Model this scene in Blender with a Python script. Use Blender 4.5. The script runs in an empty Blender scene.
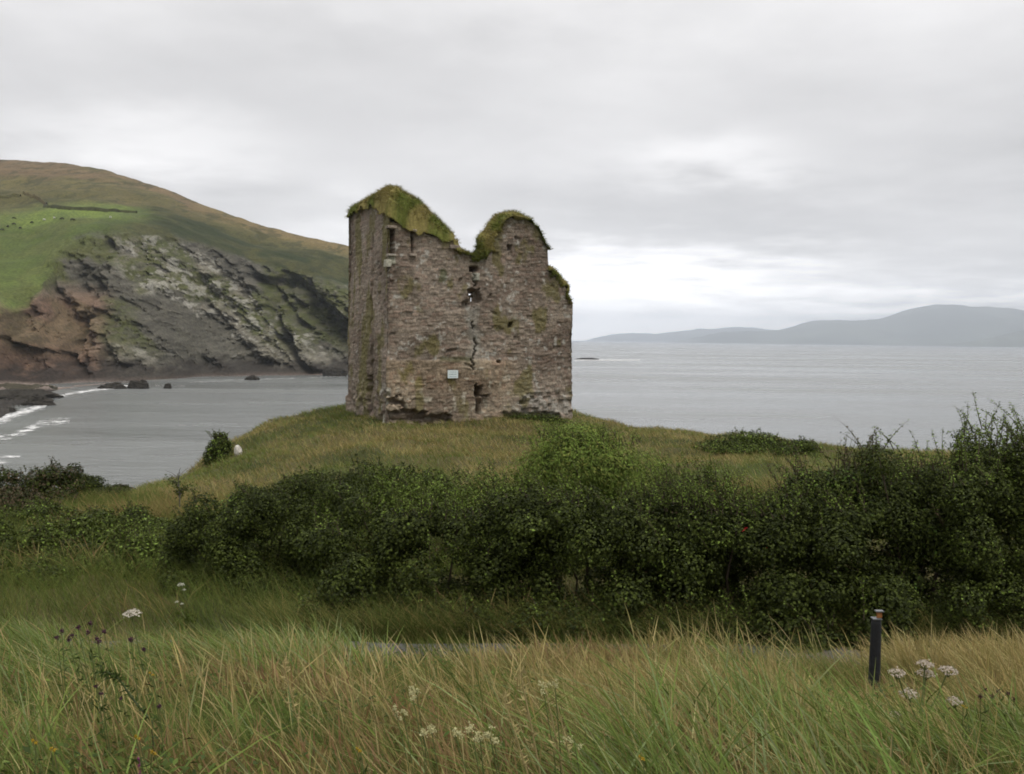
import bpy, bmesh, math
import numpy as np
from mathutils import Matrix, Vector

R = math.radians
rng = np.random.default_rng(7)
scene = bpy.context.scene
COL = scene.collection
EYE = 26.0            # eye height above the sea (sea level is z = 0)
F = 900.0             # focal length in pixels of the 1024 wide picture

# ------------------------------------------------------------------ camera
pitch, roll = math.atan(48 / 900), 0.0115
cam_d = bpy.data.cameras.new('camera')
cam_d.sensor_width = 36.0
cam_d.lens = F * 36.0 / 1024.0
cam_d.clip_start = 0.1
cam_d.clip_end = 90000
cam = bpy.data.objects.new('camera', cam_d)
COL.objects.link(cam)
CM = Matrix.Translation((0, 0, EYE)) @ Matrix.Rotation(math.pi / 2 - pitch, 4, 'X') @ Matrix.Rotation(roll, 4, 'Z')
cam.matrix_world = CM
scene.camera = cam
RM = np.array(CM.to_3x3())
EY = np.array([0, 0, EYE])


def ray(px, py):
    px = np.asarray(px, float); py = np.asarray(py, float)
    d = np.stack([(px - 512) / F, -(py - 387) / F, -np.ones_like(px + py)], -1)
    return d @ RM.T


def at(px, py, Y):
    """the point seen at (px, py), Y metres ahead"""
    d = ray(px, py)
    return EY + d * (np.asarray(Y, float) / d[..., 1])[..., None]


def proj(P):
    c = (np.asarray(P, float) - EY) @ RM
    w = -c[..., 2]
    return 512 + F * c[..., 0] / w, 387 - F * c[..., 1] / w


def X_at(px, Y, drop=None):
    """sideways position of picture column px, Y metres ahead, for something standing about `drop` below the eye"""
    drop = (3.3 if Y < 30 else 5.5) if drop is None else drop
    return (px - 512) / F * Y + 0.0115 * drop


# ------------------------------------------------------------------ noise
def _h(ix, iy, iz, seed):
    h = (ix.astype(np.int64) * 374761393 + iy.astype(np.int64) * 668265263 + iz.astype(np.int64) * 2147483647 + seed * 1274126177) & 0xFFFFFFFF
    h = ((h ^ (h >> 13)) * 1274126177) & 0xFFFFFFFF
    h = ((h ^ (h >> 16)) * 2246822519) & 0xFFFFFFFF
    return ((h ^ (h >> 15)) & 0xFFFFFF) / float(0x1000000)


def hash1(a, b=0, seed=0):
    a = np.asarray(a); b = np.broadcast_to(np.asarray(b), a.shape)
    return _h(a, b, np.zeros_like(a), seed)


def vn(x, y, z=0.0, seed=0):
    x, y, z = np.broadcast_arrays(np.asarray(x, float), np.asarray(y, float), np.asarray(z, float))
    ix, iy, iz = np.floor(x), np.floor(y), np.floor(z)
    fx, fy, fz = x - ix, y - iy, z - iz
    fx, fy, fz = [f * f * (3 - 2 * f) for f in (fx, fy, fz)]
    o = 0
    for dx in (0, 1):
        for dy in (0, 1):
            for dz in (0, 1):
                o = o + _h(ix + dx, iy + dy, iz + dz, seed) * (fx if dx else 1 - fx) * (fy if dy else 1 - fy) * (fz if dz else 1 - fz)
    return o


def fbm(x, y, z=0.0, oct=4, seed=0, gain=0.5):
    o, a, s, f = 0, 1.0, 0, 1.0
    for k in range(oct):
        o = o + a * vn(np.asarray(x) * f, np.asarray(y) * f, np.asarray(z) * f, seed + k * 17)
        s += a; a *= gain; f *= 2.03
    return o / s


def sst(a, b, x):
    t = np.clip((x - a) / (b - a), 0, 1)
    return t * t * (3 - 2 * t)


def mix(a, b, t):
    t = np.asarray(t)[..., None]
    return np.asarray(a) * (1 - t) + np.asarray(b) * t


# ------------------------------------------------------------------ mesh helpers
def link(name, me, mat=None, parent=None):
    o = bpy.data.objects.new(name, me)
    COL.objects.link(o)
    if mat is not None:
        me.materials.append(mat)
    if parent is not None:
        o.parent = parent
    return o


def tag(o, label=None, cat=None, group=None, kind=None):
    if label: o['label'] = label
    if cat: o['category'] = cat
    if group: o['group'] = group
    if kind: o['kind'] = kind
    return o


def empty(name, loc, label=None, cat=None, group=None):
    o = bpy.data.objects.new(name, None)
    o.empty_display_size = 0.2
    COL.objects.link(o)
    o.location = loc
    return tag(o, label, cat, group)


def mesh(name, V, Q, colr=None, smooth=False):
    """V (n,3) points, Q (m,3 or 4) faces, colr (n,3) colour of each point"""
    V = np.ascontiguousarray(V, dtype=np.float32); Q = np.ascontiguousarray(Q, dtype=np.int32)
    me = bpy.data.meshes.new(name)
    k = Q.shape[1]
    me.vertices.add(len(V)); me.vertices.foreach_set('co', V.ravel())
    me.loops.add(Q.size); me.loops.foreach_set('vertex_index', Q.ravel())
    me.polygons.add(len(Q))
    me.polygons.foreach_set('loop_start', np.arange(0, Q.size, k, dtype=np.int32))
    if smooth:
        me.polygons.foreach_set('use_smooth', np.ones(len(Q), bool))
    if colr is not None:
        a = me.color_attributes.new('tint', 'FLOAT_COLOR', 'POINT')
        c = np.ones((len(V), 4), np.float32); c[:, :3] = colr
        a.data.foreach_set('color', c.ravel())
    me.update(calc_edges=True)
    me.validate()
    return me


def grid_faces(nr, nc, wrap=False):
    r = np.arange(nr - 1)[:, None]; c = np.arange(nc if wrap else nc - 1)[None, :]
    c2 = (c + 1) % nc
    return np.stack([r * nc + c, r * nc + c2, (r + 1) * nc + c2, (r + 1) * nc + c], -1).reshape(-1, 4)


def from_bm(name, bm, mat=None, parent=None, smooth=False):
    me = bpy.data.meshes.new(name)
    TIED.pop(id(bm), None)
    bm.to_mesh(me); bm.free()
    if smooth:
        for p in me.polygons: p.use_smooth = True
    return link(name, me, mat, parent)


TIED = {}


def tube(bm, pts, rad, seg=6):
    """tapered tube through pts"""
    pts = [Vector(p) for p in pts]
    rings = []
    for i, p in enumerate(pts):
        t = (pts[min(i + 1, len(pts) - 1)] - pts[max(i - 1, 0)]).normalized()
        a = t.cross(Vector((0.31, 0.95, 0.1))).normalized(); b = t.cross(a)
        rings.append([bm.verts.new(p + (a * math.cos(2 * math.pi * k / seg) + b * math.sin(2 * math.pi * k / seg)) * rad[i]) for k in range(seg)])
    for r0, r1 in zip(rings, rings[1:]):
        for k in range(seg):
            bm.faces.new((r0[k], r0[(k + 1) % seg], r1[(k + 1) % seg], r1[k]))
    bm.faces.new(rings[0][::-1]); bm.faces.new(rings[-1])
    key = id(bm)
    if key in TIED and TIED[key].is_valid: bm.edges.new((TIED[key], rings[0][0]))
    TIED[key] = rings[0][0]


# ------------------------------------------------------------------ materials
class N:
    """small node-tree writer"""
    def __init__(s, tree):
        s.t = tree; s.t.nodes.clear()

    def n(s, typ, ins=None, **kw):
        nd = s.t.nodes.new(typ)
        for k, v in kw.items(): setattr(nd, k, v)
        for k, v in (ins or {}).items():
            sock = nd.inputs[k]
            if hasattr(v, 'is_linked') or isinstance(v, bpy.types.NodeSocket): s.t.links.new(v, sock)
            else: sock.default_value = v
        return nd

    def m(s, op, a, b=0.0, c=0.0):
        return s.n('ShaderNodeMath', {0: a, 1: b, 2: c}, operation=op).outputs[0]

    def mixc(s, f, a, b, mode='MIX'):
        nd = s.n('ShaderNodeMix', {'Factor': f}, data_type='RGBA', blend_type=mode)
        for k, v in ((6, a), (7, b)):
            if isinstance(v, bpy.types.NodeSocket): s.t.links.new(v, nd.inputs[k])
            else: nd.inputs[k].default_value = v
        return nd.outputs[2]

    def noise(s, vec, scale, detail=4.0, rough=0.55, **kw):
        return s.n('ShaderNodeTexNoise', {'Vector': vec, 'Scale': scale, 'Detail': detail, 'Roughness': rough}, **kw).outputs['Fac']

    def rng(s, v, a, b, c, d):
        return s.n('ShaderNodeMapRange', {0: v, 1: a, 2: b, 3: c, 4: d}).outputs[0]


def new_mat(name):
    m = bpy.data.materials.new(name); m.use_nodes = True
    return m, N(m.node_tree)


def mat_tint(name, rough=0.9, spec=0.2, nscale=0, namp=0.25, bump=0.0, bscale=20, transl=0.0):
    """material whose colour is the mesh's own colour attribute, with fine procedural variation"""
    m, b = new_mat(name)
    c = b.n('ShaderNodeAttribute', attribute_name='tint').outputs['Color']
    geo = b.n('ShaderNodeNewGeometry').outputs['Position']
    if nscale:
        f = b.rng(b.noise(geo, nscale, 4), 0.3, 0.7, 1 - namp, 1 + namp)
        c = b.mixc(1.0, c, b.n('ShaderNodeCombineColor', {0: f, 1: f, 2: f}).outputs[0], 'MULTIPLY')
    ins = {'Base Color': c, 'Roughness': rough, 'Specular IOR Level': spec}
    if bump:
        ins['Normal'] = b.n('ShaderNodeBump', {'Strength': bump, 'Distance': 0.05, 'Height': b.noise(geo, bscale, 5)}).outputs[0]
    sh = b.n('ShaderNodeBsdfPrincipled', ins).outputs[0]
    if transl:
        tr = b.n('ShaderNodeBsdfTranslucent', {'Color': c}).outputs[0]
        sh = b.n('ShaderNodeMixShader', {0: transl, 1: sh, 2: tr}).outputs[0]
    b.n('ShaderNodeOutputMaterial', {'Surface': sh})
    return m


def mat_plain(name, col, rough=0.6, spec=0.3, nscale=30, namp=0.2, metal=0.0):
    m, b = new_mat(name)
    geo = b.n('ShaderNodeNewGeometry').outputs['Position']
    f = b.rng(b.noise(geo, nscale, 4), 0.3, 0.7, 1 - namp, 1 + namp)
    c = b.mixc(1.0, (*col, 1), b.n('ShaderNodeCombineColor', {0: f, 1: f, 2: f}).outputs[0], 'MULTIPLY')
    b.n('ShaderNodeOutputMaterial', {'Surface': b.n('ShaderNodeBsdfPrincipled', {'Base Color': c, 'Roughness': rough, 'Specular IOR Level': spec, 'Metallic': metal}).outputs[0]})
    return m


M_grass = mat_tint('grass_blades', 0.75, 0.15, 0, transl=0.3)
M_leaf = mat_tint('leaves', 0.6, 0.12, 0, transl=0.2)
M_bark = mat_plain('bark', (0.07, 0.055, 0.04), 0.9, 0.1)
M_stone = mat_tint('rubble_masonry', 0.92, 0.15, 9.0, 0.28, 0.9, 14)
M_turf = mat_tint('turf', 0.95, 0.1, 6.0, 0.3, 0.8, 9)
M_land = mat_tint('hill_ground', 0.95, 0.1, 0.6, 0.4, 0.8, 0.9)
M_ground = mat_tint('earth_and_thatch', 0.95, 0.1, 5.0, 0.35, 0.6, 8)
M_rock = mat_tint('sea_rock', 1.0, 0.03, 0.8, 0.4, 0.8, 2.0)
M_petal = mat_tint('petals', 0.7, 0.2, 0, transl=0.3)

# ------------------------------------------------------------------ the near ground
DK = np.array([-40, 0, 3, 6, 9, 9.55, 10.0, 12.1, 14, 18, 24, 32, 42, 50, 58, 66, 76, 95, 130.])
PXK = np.array([-500, -300, 0, 150, 215, 270, 340, 450, 570, 640, 750, 820, 1024, 1500.])
_near = [-1.6, -1.6, -2.0, -2.72, -3.42, -3.58, -4.1, -4.15, -4.15]
_far = [
    [-4.3, -4.9, -5.6, -7.5, -12, -18, -25, -27.4, -28, -29],
    [-4.3, -4.9, -5.6, -7.5, -12, -18, -25, -27.4, -28, -29],
    [-4.4, -5.0, -5.9, -8.5, -12, -17, -24, -27.4, -28, -29],
    [-4.4, -5.0, -6.0, -7.3, -8.5, -11, -16, -22, -28, -29],
    [-4.4, -5.0, -6.0, -7.2, -7.5, -7.45, -9.0, -14, -28, -29],
    [-4.4, -4.9, -5.9, -6.7, -6.5, -6.1, -6.4, -10, -27.5, -29],
    [-4.3, -4.8, -5.6, -6.2, -6.0, -5.6, -5.35, -6.0, -20, -29],
    [-4.3, -4.8, -5.5, -5.9, -5.75, -5.5, -5.35, -5.6, -18, -29],
    [-4.3, -4.8, -5.5, -5.9, -5.9, -5.65, -5.45, -6.0, -18, -29],
    [-4.3, -4.8, -5.5, -5.9, -5.9, -5.95, -6.4, -9, -22, -29],
    [-4.2, -4.7, -5.3, -5.6, -5.8, -6.1, -7.5, -11, -24, -29],
    [-4.2, -4.6, -5.1, -5.4, -5.8, -7.0, -10, -14, -25, -29],
    [-4.2, -4.6, -5.1, -5.4, -6.3, -9, -14, -20, -27, -29],
    [-4.2, -4.6, -5.1, -5.4, -6.3, -9, -14, -20, -27, -29],
]
GT = np.array([_near + f for f in _far])


def G(x, y, rough=True):
    x = np.asarray(x, float); y = np.asarray(y, float)
    px = 512 + F * x / np.maximum(y, 10.0)
    px = np.clip(px, PXK[0], PXK[-1]); yy = np.clip(y, DK[0], DK[-1])
    i = np.clip(np.searchsorted(PXK, px) - 1, 0, len(PXK) - 2); j = np.clip(np.searchsorted(DK, yy) - 1, 0, len(DK) - 2)
    u = (px - PXK[i]) / (PXK[i + 1] - PXK[i]); v = (yy - DK[j]) / (DK[j + 1] - DK[j])
    z = (GT[i, j] * (1 - u) + GT[i + 1, j] * u) * (1 - v) + (GT[i, j + 1] * (1 - u) + GT[i + 1, j + 1] * u) * v
    if rough:
        a = 0.25 * sst(13, 20, y) + 0.05
        flat = 1 - sst(9.2, 9.9, y) * (1 - sst(12.1, 12.8, y))
        z = z + (fbm(x * 0.35, y * 0.35, 3.1, 3, 5) - 0.5) * 2 * a * flat
        z = z + (vn(x * 0.13, y * 0.13, 0.7, 9) - 0.5) * 0.5 * sst(20, 30, y) + (fbm(x * 0.55, y * 0.4, 2.7, 3, 14) - 0.5) * 0.7 * sst(22, 34, y)
    return z + EYE


xs = np.concatenate([np.arange(-90, -16, 1.2), np.arange(-16, 16, 0.22), np.arange(16, 90, 1.2)])
ys = np.concatenate([np.arange(-12, 2, 0.8), np.arange(2, 20, 0.2), np.arange(20, 70, 0.6), np.arange(70, 132, 2.0)])
gx, gy = np.meshgrid(xs, ys)
gz = G(gx, gy)
gt = fbm(gx * 0.3, gy * 0.3, 1.0, 4, 3)
gcol = mix((0.045, 0.050, 0.018), (0.085, 0.072, 0.032), sst(0.4, 0.62, gt))
rockm = sst(14.5, 11, gz)          # the sea cliff below the turf
gcol = mix(gcol, np.array([0.10, 0.085, 0.07]) * np.ones(gcol.shape), rockm)
o = link('ground', mesh('ground', np.stack([gx, gy, gz], -1).reshape(-1, 3), grid_faces(*gx.shape), gcol.reshape(-1, 3), True), M_ground)
tag(o, kind='structure')

# path of worn grey tarmac, a sheet just above the ground
pxs = np.arange(-30, 30, 0.25); pys = np.linspace(10.05, 12.0, 12)
qx, qy = np.meshgrid(pxs, pys)
edge = (fbm(qx * 0.9, qy * 0, 2.0, 3, 21) - 0.5) * 0.35
qy2 = qy + np.where(np.arange(12)[:, None] == 0, edge, 0) + np.where(np.arange(12)[:, None] == 11, -edge, 0)
m, b = new_mat('worn_tarmac')
geo = b.n('ShaderNodeNewGeometry').outputs['Position']
f1 = b.noise(geo, 1.3, 5); f2 = b.noise(geo, 60, 3)
c = b.mixc(b.rng(f1, 0.35, 0.65, 0, 1), (0.085, 0.078, 0.085, 1), (0.15, 0.135, 0.14, 1))
c = b.mixc(b.rng(f2, 0.35, 0.65, 0, 0.7), c, (0.05, 0.047, 0.05, 1))
b.n('ShaderNodeOutputMaterial', {'Surface': b.n('ShaderNodeBsdfPrincipled', {'Base Color': c, 'Roughness': 0.85, 'Normal': b.n('ShaderNodeBump', {'Strength': 0.5, 'Distance': 0.02, 'Height': f2}).outputs[0]}).outputs[0]})
o = link('path', mesh('path', np.stack([qx, qy2, G(qx, qy2) + 0.03], -1).reshape(-1, 3), grid_faces(*qx.shape), None, True), m)
tag(o, kind='structure')

# ------------------------------------------------------------------ grass
def blades(base, L, W, az, lean, curve, colr, prof=(1, 0.85, 0.55, 0.12), tipcol=None):
    """one bent blade per base point; lean / curve as shares of the length, az = direction it leans to"""
    n = len(base); k = len(prof)
    t = np.linspace(0, 1, k)
    dirx, diry = np.cos(az), np.sin(az)
    hor = lean[:, None] * t + curve[:, None] * t ** 2
    up = t - 0.5 * (np.abs(lean)[:, None] * 0.6 * t + curve[:, None] * t ** 2 * 0.9)
    cx = base[:, 0:1] + dirx[:, None] * hor * L[:, None]
    cy = base[:, 1:2] + diry[:, None] * hor * L[:, None]
    cz = base[:, 2:3] + up * L[:, None]
    sa = rng.uniform(0, math.pi, n)
    sx, sy = np.cos(sa), np.sin(sa) * 0.6
    w = W[:, None] * np.asarray(prof)[None] * 0.5
    A = np.stack([cx - sx[:, None] * w, cy - sy[:, None] * w, cz], -1)
    B = np.stack([cx + sx[:, None] * w, cy + sy[:, None] * w, cz], -1)
    V = np.stack([A, B], 2).reshape(n, 2 * k, 3)
    q = np.array([[2 * i, 2 * i + 1, 2 * i + 3, 2 * i + 2] for i in range(k - 1)])
    Q = (np.arange(n)[:, None, None] * 2 * k + q[None]).reshape(-1, 4)
    C = np.repeat(colr[:, None, :], 2 * k, 1)
    if tipcol is not None:
        tt = np.repeat(t, 2)[None, :, None]
        C = C * (1 - tt) + tipcol[:, None, :] * tt
    return V.reshape(-1, 3), Q, C.reshape(-1, 3)


class Bag:
    def __init__(s): s.v, s.q, s.c, s.n = [], [], [], 0

    def add(s, V, Q, C):
        s.v.append(V); s.q.append(Q + s.n); s.c.append(C); s.n += len(V)

    def build(s, name, mat, parent=None, smooth=False):
        me = mesh(name, np.concatenate(s.v), np.concatenate(s.q), np.concatenate(s.c), smooth)
        return link(name, me, mat, parent)


STALK = (1, 0.9, 0.8, 0.7, 2.6, 3.2, 2.0, 0.3)      # a stem with a narrow seed head
PANIC = (1, 0.8, 0.7, 1.5, 6.0, 5.0, 3.0, 0.4)      # a stem with an airy head
P = {k: np.array(v) for k, v in dict(
    green=(0.090, 0.122, 0.025), deep=(0.052, 0.078, 0.018), lime=(0.135, 0.180, 0.040), pale=(0.19, 0.23, 0.095),
    tan=(0.290, 0.235, 0.088), straw=(0.40, 0.33, 0.15), rust=(0.220, 0.135, 0.068), olive=(0.155, 0.155, 0.042)).items()}


def pick(keys, probs, n, jit=0.22):
    k = rng.choice(len(keys), n, p=np.array(probs) / sum(probs))
    c = np.array([P[x] for x in keys])[k]
    return c * (1 + rng.uniform(-jit, jit, (n, 1))) * (1 + rng.uniform(-0.08, 0.08, (n, 3)))


def scatter(n, y0, y1, half=0.66, pad=3.4, x0=None, x1=None):
    """points on the ground between y0 and y1, across a little more than the view"""
    n = int(n * 1.32)
    y = np.sqrt(rng.uniform(y0 ** 2, y1 ** 2, n))
    x = rng.uniform(-1, 1, n) * (half * y + pad)
    if x0 is not None:
        k = (x >= x0) & (x <= x1); x, y = x[k], y[k]
    return x, y


WIND = math.pi            # the wind bends everything towards -x


def sward(bag, x, y, L, W, keys, probs, lean=(0.1, 0.4), curve=(0.1, 0.5), prof=(1, 0.85, 0.55, 0.12), wind=0.6, tip=None, jit=0.22, zoff=-0.03):
    n = len(x)
    if n == 0: return
    W = W * np.clip(y / 6.5, 0.55, 1.0)
    L = L * (0.62 + 0.76 * fbm(x * 1.1, y * 1.1, 21.0, 3, 91)) if np.median(y) < 9.9 else L * np.ones(n)
    swirl = (vn(x * 0.7, y * 0.7, 3.0, 92) - 0.5) * 2.2
    b = np.stack([x, y, G(x, y) + zoff], -1)
    az = np.where(rng.random(n) < wind, WIND + swirl + rng.normal(0, 0.5, n), rng.uniform(0, 2 * math.pi, n))
    c = pick(keys, probs, n, jit)
    tc = None if tip is None else pick(tip[0], tip[1], n, jit)
    bag.add(*blades(b, L * np.ones(n), W * np.ones(n), az, rng.uniform(*lean, n), rng.uniform(*curve, n), c, prof, tc))


# foreground bank ------------------------------------------------------------
def hlim(x, y):   # lower towards the path edge where the tarmac shows beyond it, and round the post
    px = 512 + F * x / y
    gap = sst(300, 360, px) * sst(640, 590, px)
    post = sst(800, 850, px) * sst(1010, 960, px) * sst(4.8, 5.6, y) * sst(8.4, 7.9, y)
    return (1 - (0.41 - 0.26 * sst(-0.05, 0.55, x)) * gap * sst(7.0, 9.4, y)) * (1 - 0.25 * sst(4.6, 3.0, y)) * (1 - 0.45 * post)


def zone(x, y, pk, pv, yk, yv):
    return np.interp(512 + F * x / y, pk, pv) * np.interp(y, yk, yv)


bag = Bag()
# thick under-storey
x, y = scatter(130000, 2.4, 9.75)
nz = fbm(x * 0.9, y * 0.9, 0, 3, 31)
hi = nz > 0.5
for sel, ks, pr in ((hi, ['green', 'deep', 'olive', 'lime'], [4, 2, 2, 1.2]), (~hi, ['green', 'olive', 'rust', 'tan'], [3.5, 3, 1.0, 0.8])):
    sward(bag, x[sel], y[sel], rng.uniform(0.16, 0.50, sel.sum()) * hlim(x[sel], y[sel]), rng.uniform(0.004, 0.008, sel.sum()), ks, pr, lean=(0.1, 0.7), curve=(0.1, 0.9))
# rusty seeding grass, strongest in the middle and left
x, y = scatter(80000, 2.6, 9.9)
nz = fbm(x * 0.55, y * 0.7, 4, 3, 32)
keep = rng.random(len(x)) < sst(0.49, 0.60, nz) * zone(x, y, [-200, 60, 200, 600, 760, 1300], [0.12, 0.22, 0.6, 0.65, 0.2, 0.1], [2.6, 4, 7.5, 9.9], [0.7, 1, 0.85, 0.5])
x, y = x[keep], y[keep]
sward(bag, x, y, rng.uniform(0.25, 0.5, len(x)) * hlim(x, y), rng.uniform(0.002, 0.0035, len(x)), ['olive', 'tan', 'rust'], [2, 2, 2], lean=(0.05, 0.45), curve=(0.02, 0.4), prof=PANIC, wind=0.5, tip=(['rust', 'tan', 'straw'], [4, 2, 0.7]))
# tan grass, strongest on the right under the hedge
x, y = scatter(120000, 2.6, 9.95)
nz = fbm(x * 0.6, y * 0.75, 8, 3, 33)
keep = rng.random(len(x)) < sst(0.45, 0.58, nz) * zone(x, y, [-200, 0, 300, 560, 660, 760, 1300], [0.12, 0.13, 0.13, 0.18, 0.7, 0.85, 0.85], [2.6, 4.5, 6.0, 9.9], [0.2, 0.32, 1, 1])
x, y = x[keep], y[keep]
sward(bag, x, y, rng.uniform(0.28, 0.62, len(x)) * hlim(x, y), rng.uniform(0.002, 0.0038, len(x)), ['olive', 'tan', 'straw'], [2, 4, 1.5], lean=(0.0, 0.7), curve=(-0.2, 0.7), prof=STALK, wind=0.65, tip=(['tan', 'straw'], [3, 2]))
# sparse taller stalks everywhere
x, y = scatter(3800, 2.8, 9.6)
sward(bag, x, y, rng.uniform(0.4, 0.75, len(x)) * hlim(x, y), rng.uniform(0.002, 0.0035, len(x)), ['tan', 'straw', 'olive'], [3, 3, 1], lean=(0.0, 0.6), curve=(0.0, 0.6), prof=STALK, wind=0.8, tip=(['tan', 'straw'], [2, 3]))
o = bag.build('meadow_grass', M_grass)
tag(o, 'tall mixed green, tan and rusty meadow grass covering the near bank', 'grass', kind='stuff')

# broad green blades: right foreground and the pale band on the left
bag = Bag()
BROAD = (0.8, 1, 0.95, 0.8, 0.5, 0.08)
x, y = scatter(52000, 2.6, 6.6)
nz = fbm(x * 1.3, y * 1.3, 2, 2, 41)
keep = rng.random(len(x)) < 0.62 * sst(0.44, 0.62, nz) * zone(x, y, [-200, 0, 120, 560, 690, 1300], [0.4, 0.3, 0.06, 0.10, 0.9, 1], [2.6, 4.6, 5.6, 6.6], [1, 1, 0.4, 0.05])
x, y = x[keep], y[keep]
sward(bag, x, y, rng.uniform(0.40, 0.78, len(x)), rng.uniform(0.012, 0.022, len(x)), ['green', 'lime', 'pale'], [2, 4, 1.4], lean=(0.05, 0.45), curve=(0.15, 1.0), prof=BROAD, wind=0.85)
x, y = scatter(60000, 6.0, 9.7)
nz = fbm(x * 0.8, y * 1.1, 5, 2, 42)
keep = rng.random(len(x)) < sst(0.42, 0.58, nz) * zone(x, y, [-200, 250, 320, 400], [1, 1, 0.4, 0], [6, 7.2, 9.7], [0.15, 1, 1])
x, y = x[keep], y[keep]
sward(bag, x, y, rng.uniform(0.42, 0.8, len(x)), rng.uniform(0.008, 0.016, len(x)), ['lime', 'pale', 'green'], [3, 2, 3.5], lean=(0.05, 0.4), curve=(0.4, 1.2), prof=BROAD, wind=0.95)
# big arching tufts, mostly at the lower right
tx, ty = [], []
for px_, d_ in [(655, 4.6), (700, 4.0), (742, 4.9), (770, 3.7), (815, 4.4), (850, 3.6), (880, 4.8), (925, 4.0), (960, 3.5), (995, 4.5), (1040, 4.0), (1080, 4.6), (600, 3.5), (520, 4.8), (30, 4.4), (110, 3.6), (-40, 4.2), (790, 5.6), (690, 5.4)]:
    tx.append(X_at(px_, d_, 2.2) + rng.normal(0, 0.10, 34)); ty.append(d_ + rng.normal(0, 0.10, 34))
tx, ty = np.concatenate(tx), np.concatenate(ty)
sward(bag, tx, ty, rng.uniform(0.45, 0.9, len(tx)), rng.uniform(0.016, 0.030, len(tx)), ['green', 'lime', 'pale'], [2, 4, 1], lean=(0.0, 0.5), curve=(0.2, 1.2), prof=BROAD, wind=0.7)
# scattered green tufts through the middle
x, y = scatter(30000, 3.0, 9.2)
nz = fbm(x * 1.5, y * 1.5, 12, 2, 43)
keep = rng.random(len(x)) < sst(0.50, 0.62, nz)
x, y = x[keep], y[keep]
sward(bag, x, y, rng.uniform(0.25, 0.5, len(x)) * hlim(x, y), rng.uniform(0.005, 0.009, len(x)), ['green', 'lime'], [3, 2], lean=(0.05, 0.6), curve=(0.2, 1.0), prof=BROAD, wind=0.7)
o = bag.build('broad_grass', M_grass)
tag(o, 'long broad bright green grass blades arching in the wind', 'grass', kind='stuff')

# low leafy weeds between the grasses
WEEDS = []
rw = np.random.default_rng(77)
for (px_, d_, rad_, n_) in [(322, 5.6, 0.35, 420), (400, 7.6, 0.45, 500), (445, 8.2, 0.4, 400), (20, 6.2, 0.5, 500), (70, 4.2, 0.3, 380), (205, 6.6, 0.3, 260), (500, 6.4, 0.3, 300), (720, 7.2, 0.35, 260), (860, 6.0, 0.3, 260), (600, 4.4, 0.22, 220), (150, 3.9, 0.3, 360), (250, 8.0, 0.35, 300)]:
    xx = X_at(px_, d_) + rw.normal(0, rad_, n_); yy = d_ + rw.normal(0, rad_ * 0.6, n_)
    zz_ = G(xx, yy) + rw.uniform(0.04, 0.34, n_)
    WEEDS.append(np.stack([xx, yy, zz_], -1))

# verge: short bright grass along both edges of the path, some creeping over it
bag = Bag()
x = rng.uniform(-16, 12, 26000); y = np.where(rng.random(26000) < 0.55, 12.0 + np.abs(rng.normal(0, 0.55, 26000)), 10.0 - np.abs(rng.normal(0, 0.2, 26000)))
sward(bag, x, y, rng.uniform(0.06, 0.2, len(x)), rng.uniform(0.006, 0.012, len(x)), ['lime', 'green', 'olive'], [4, 4, 1])
x = rng.uniform(-16, 12, 16000); y = rng.uniform(9.9, 12.2, 16000)
k = rng.random(16000) < sst(0.42, 0.60, fbm(x * 0.9, y * 1.6, 0, 3, 51)) + (np.abs(x + 0.6) > 2.2) * 0.3
sward(bag, x[k], y[k], rng.uniform(0.08, 0.26, k.sum()), rng.uniform(0.006, 0.012, k.sum()), ['lime', 'green', 'olive'], [3, 4, 2])
x = rng.uniform(-5, 3, 30000); y = rng.uniform(9.6, 12.1, 30000)
px = 512 + F * x / y
dn = np.interp(px, [330, 345, 352, 398, 410, 478, 486, 506, 514, 528, 534, 548, 556, 620], [.8, .7, .12, .12, 1, 1, .15, .15, 1, 1, .2, .2, .9, .9])
k = rng.random(len(x)) < dn * 0.75 * sst(0.34, 0.5, fbm(x * 1.6, y * 1.2, 3, 2, 52))
sward(bag, x[k], y[k], rng.uniform(0.08, 0.30, k.sum()), rng.uniform(0.006, 0.012, k.sum()), ['lime', 'green', 'olive'], [3, 4, 2])
# long grass leaning out from under the hedge
x = rng.uniform(-3.5, 10, 22000); y = 12.1 + np.abs(rng.normal(0, 0.45, 22000))
sward(bag, x, y, rng.uniform(0.25, 0.75, len(x)), rng.uniform(0.005, 0.010, len(x)), ['olive', 'green', 'tan', 'deep'], [3, 3, 2, 3], curve=(0.2, 0.8))
o = bag.build('verge_grass', M_grass)
tag(o, 'short bright green grass along the edges of the tarmac path', 'grass', kind='stuff')

# slope behind the path, left of the hedge, and the ground up to the mound
bag = Bag()
x, y = scatter(190000, 12.3, 30, pad=2)
k = (x < np.interp(y, [12, 14, 20, 30], [0.9, -1.0, -2.5, 12])) | (rng.random(len(x)) < 0.35)
x, y = x[k], y[k]
nz = fbm(x * 0.4, y * 0.4, 0, 3, 61)
tanm = rng.random(len(x)) < sst(0.5, 0.7, nz) * 0.35 + sst(20, 28, y) * 0.06
s = 0.6 + y / 40
sward(bag, x[~tanm], y[~tanm], (rng.uniform(0.3, 0.8, len(x)))[~tanm], (rng.uniform(0.005, 0.009, len(x)) * s)[~tanm], ['deep', 'green', 'olive', 'lime'], [1.6, 4, 3, 2], curve=(0.1, 0.7))
sward(bag, x[tanm], y[tanm], (rng.uniform(0.4, 0.85, len(x)))[tanm], (rng.uniform(0.0025, 0.004, len(x)) * s)[tanm], ['olive', 'tan', 'rust'], [3, 2, 2], curve=(0.1, 0.6), prof=STALK, tip=(['tan', 'rust', 'olive'], [2, 2, 2]))
o = bag.build('slope_grass', M_grass)
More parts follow.
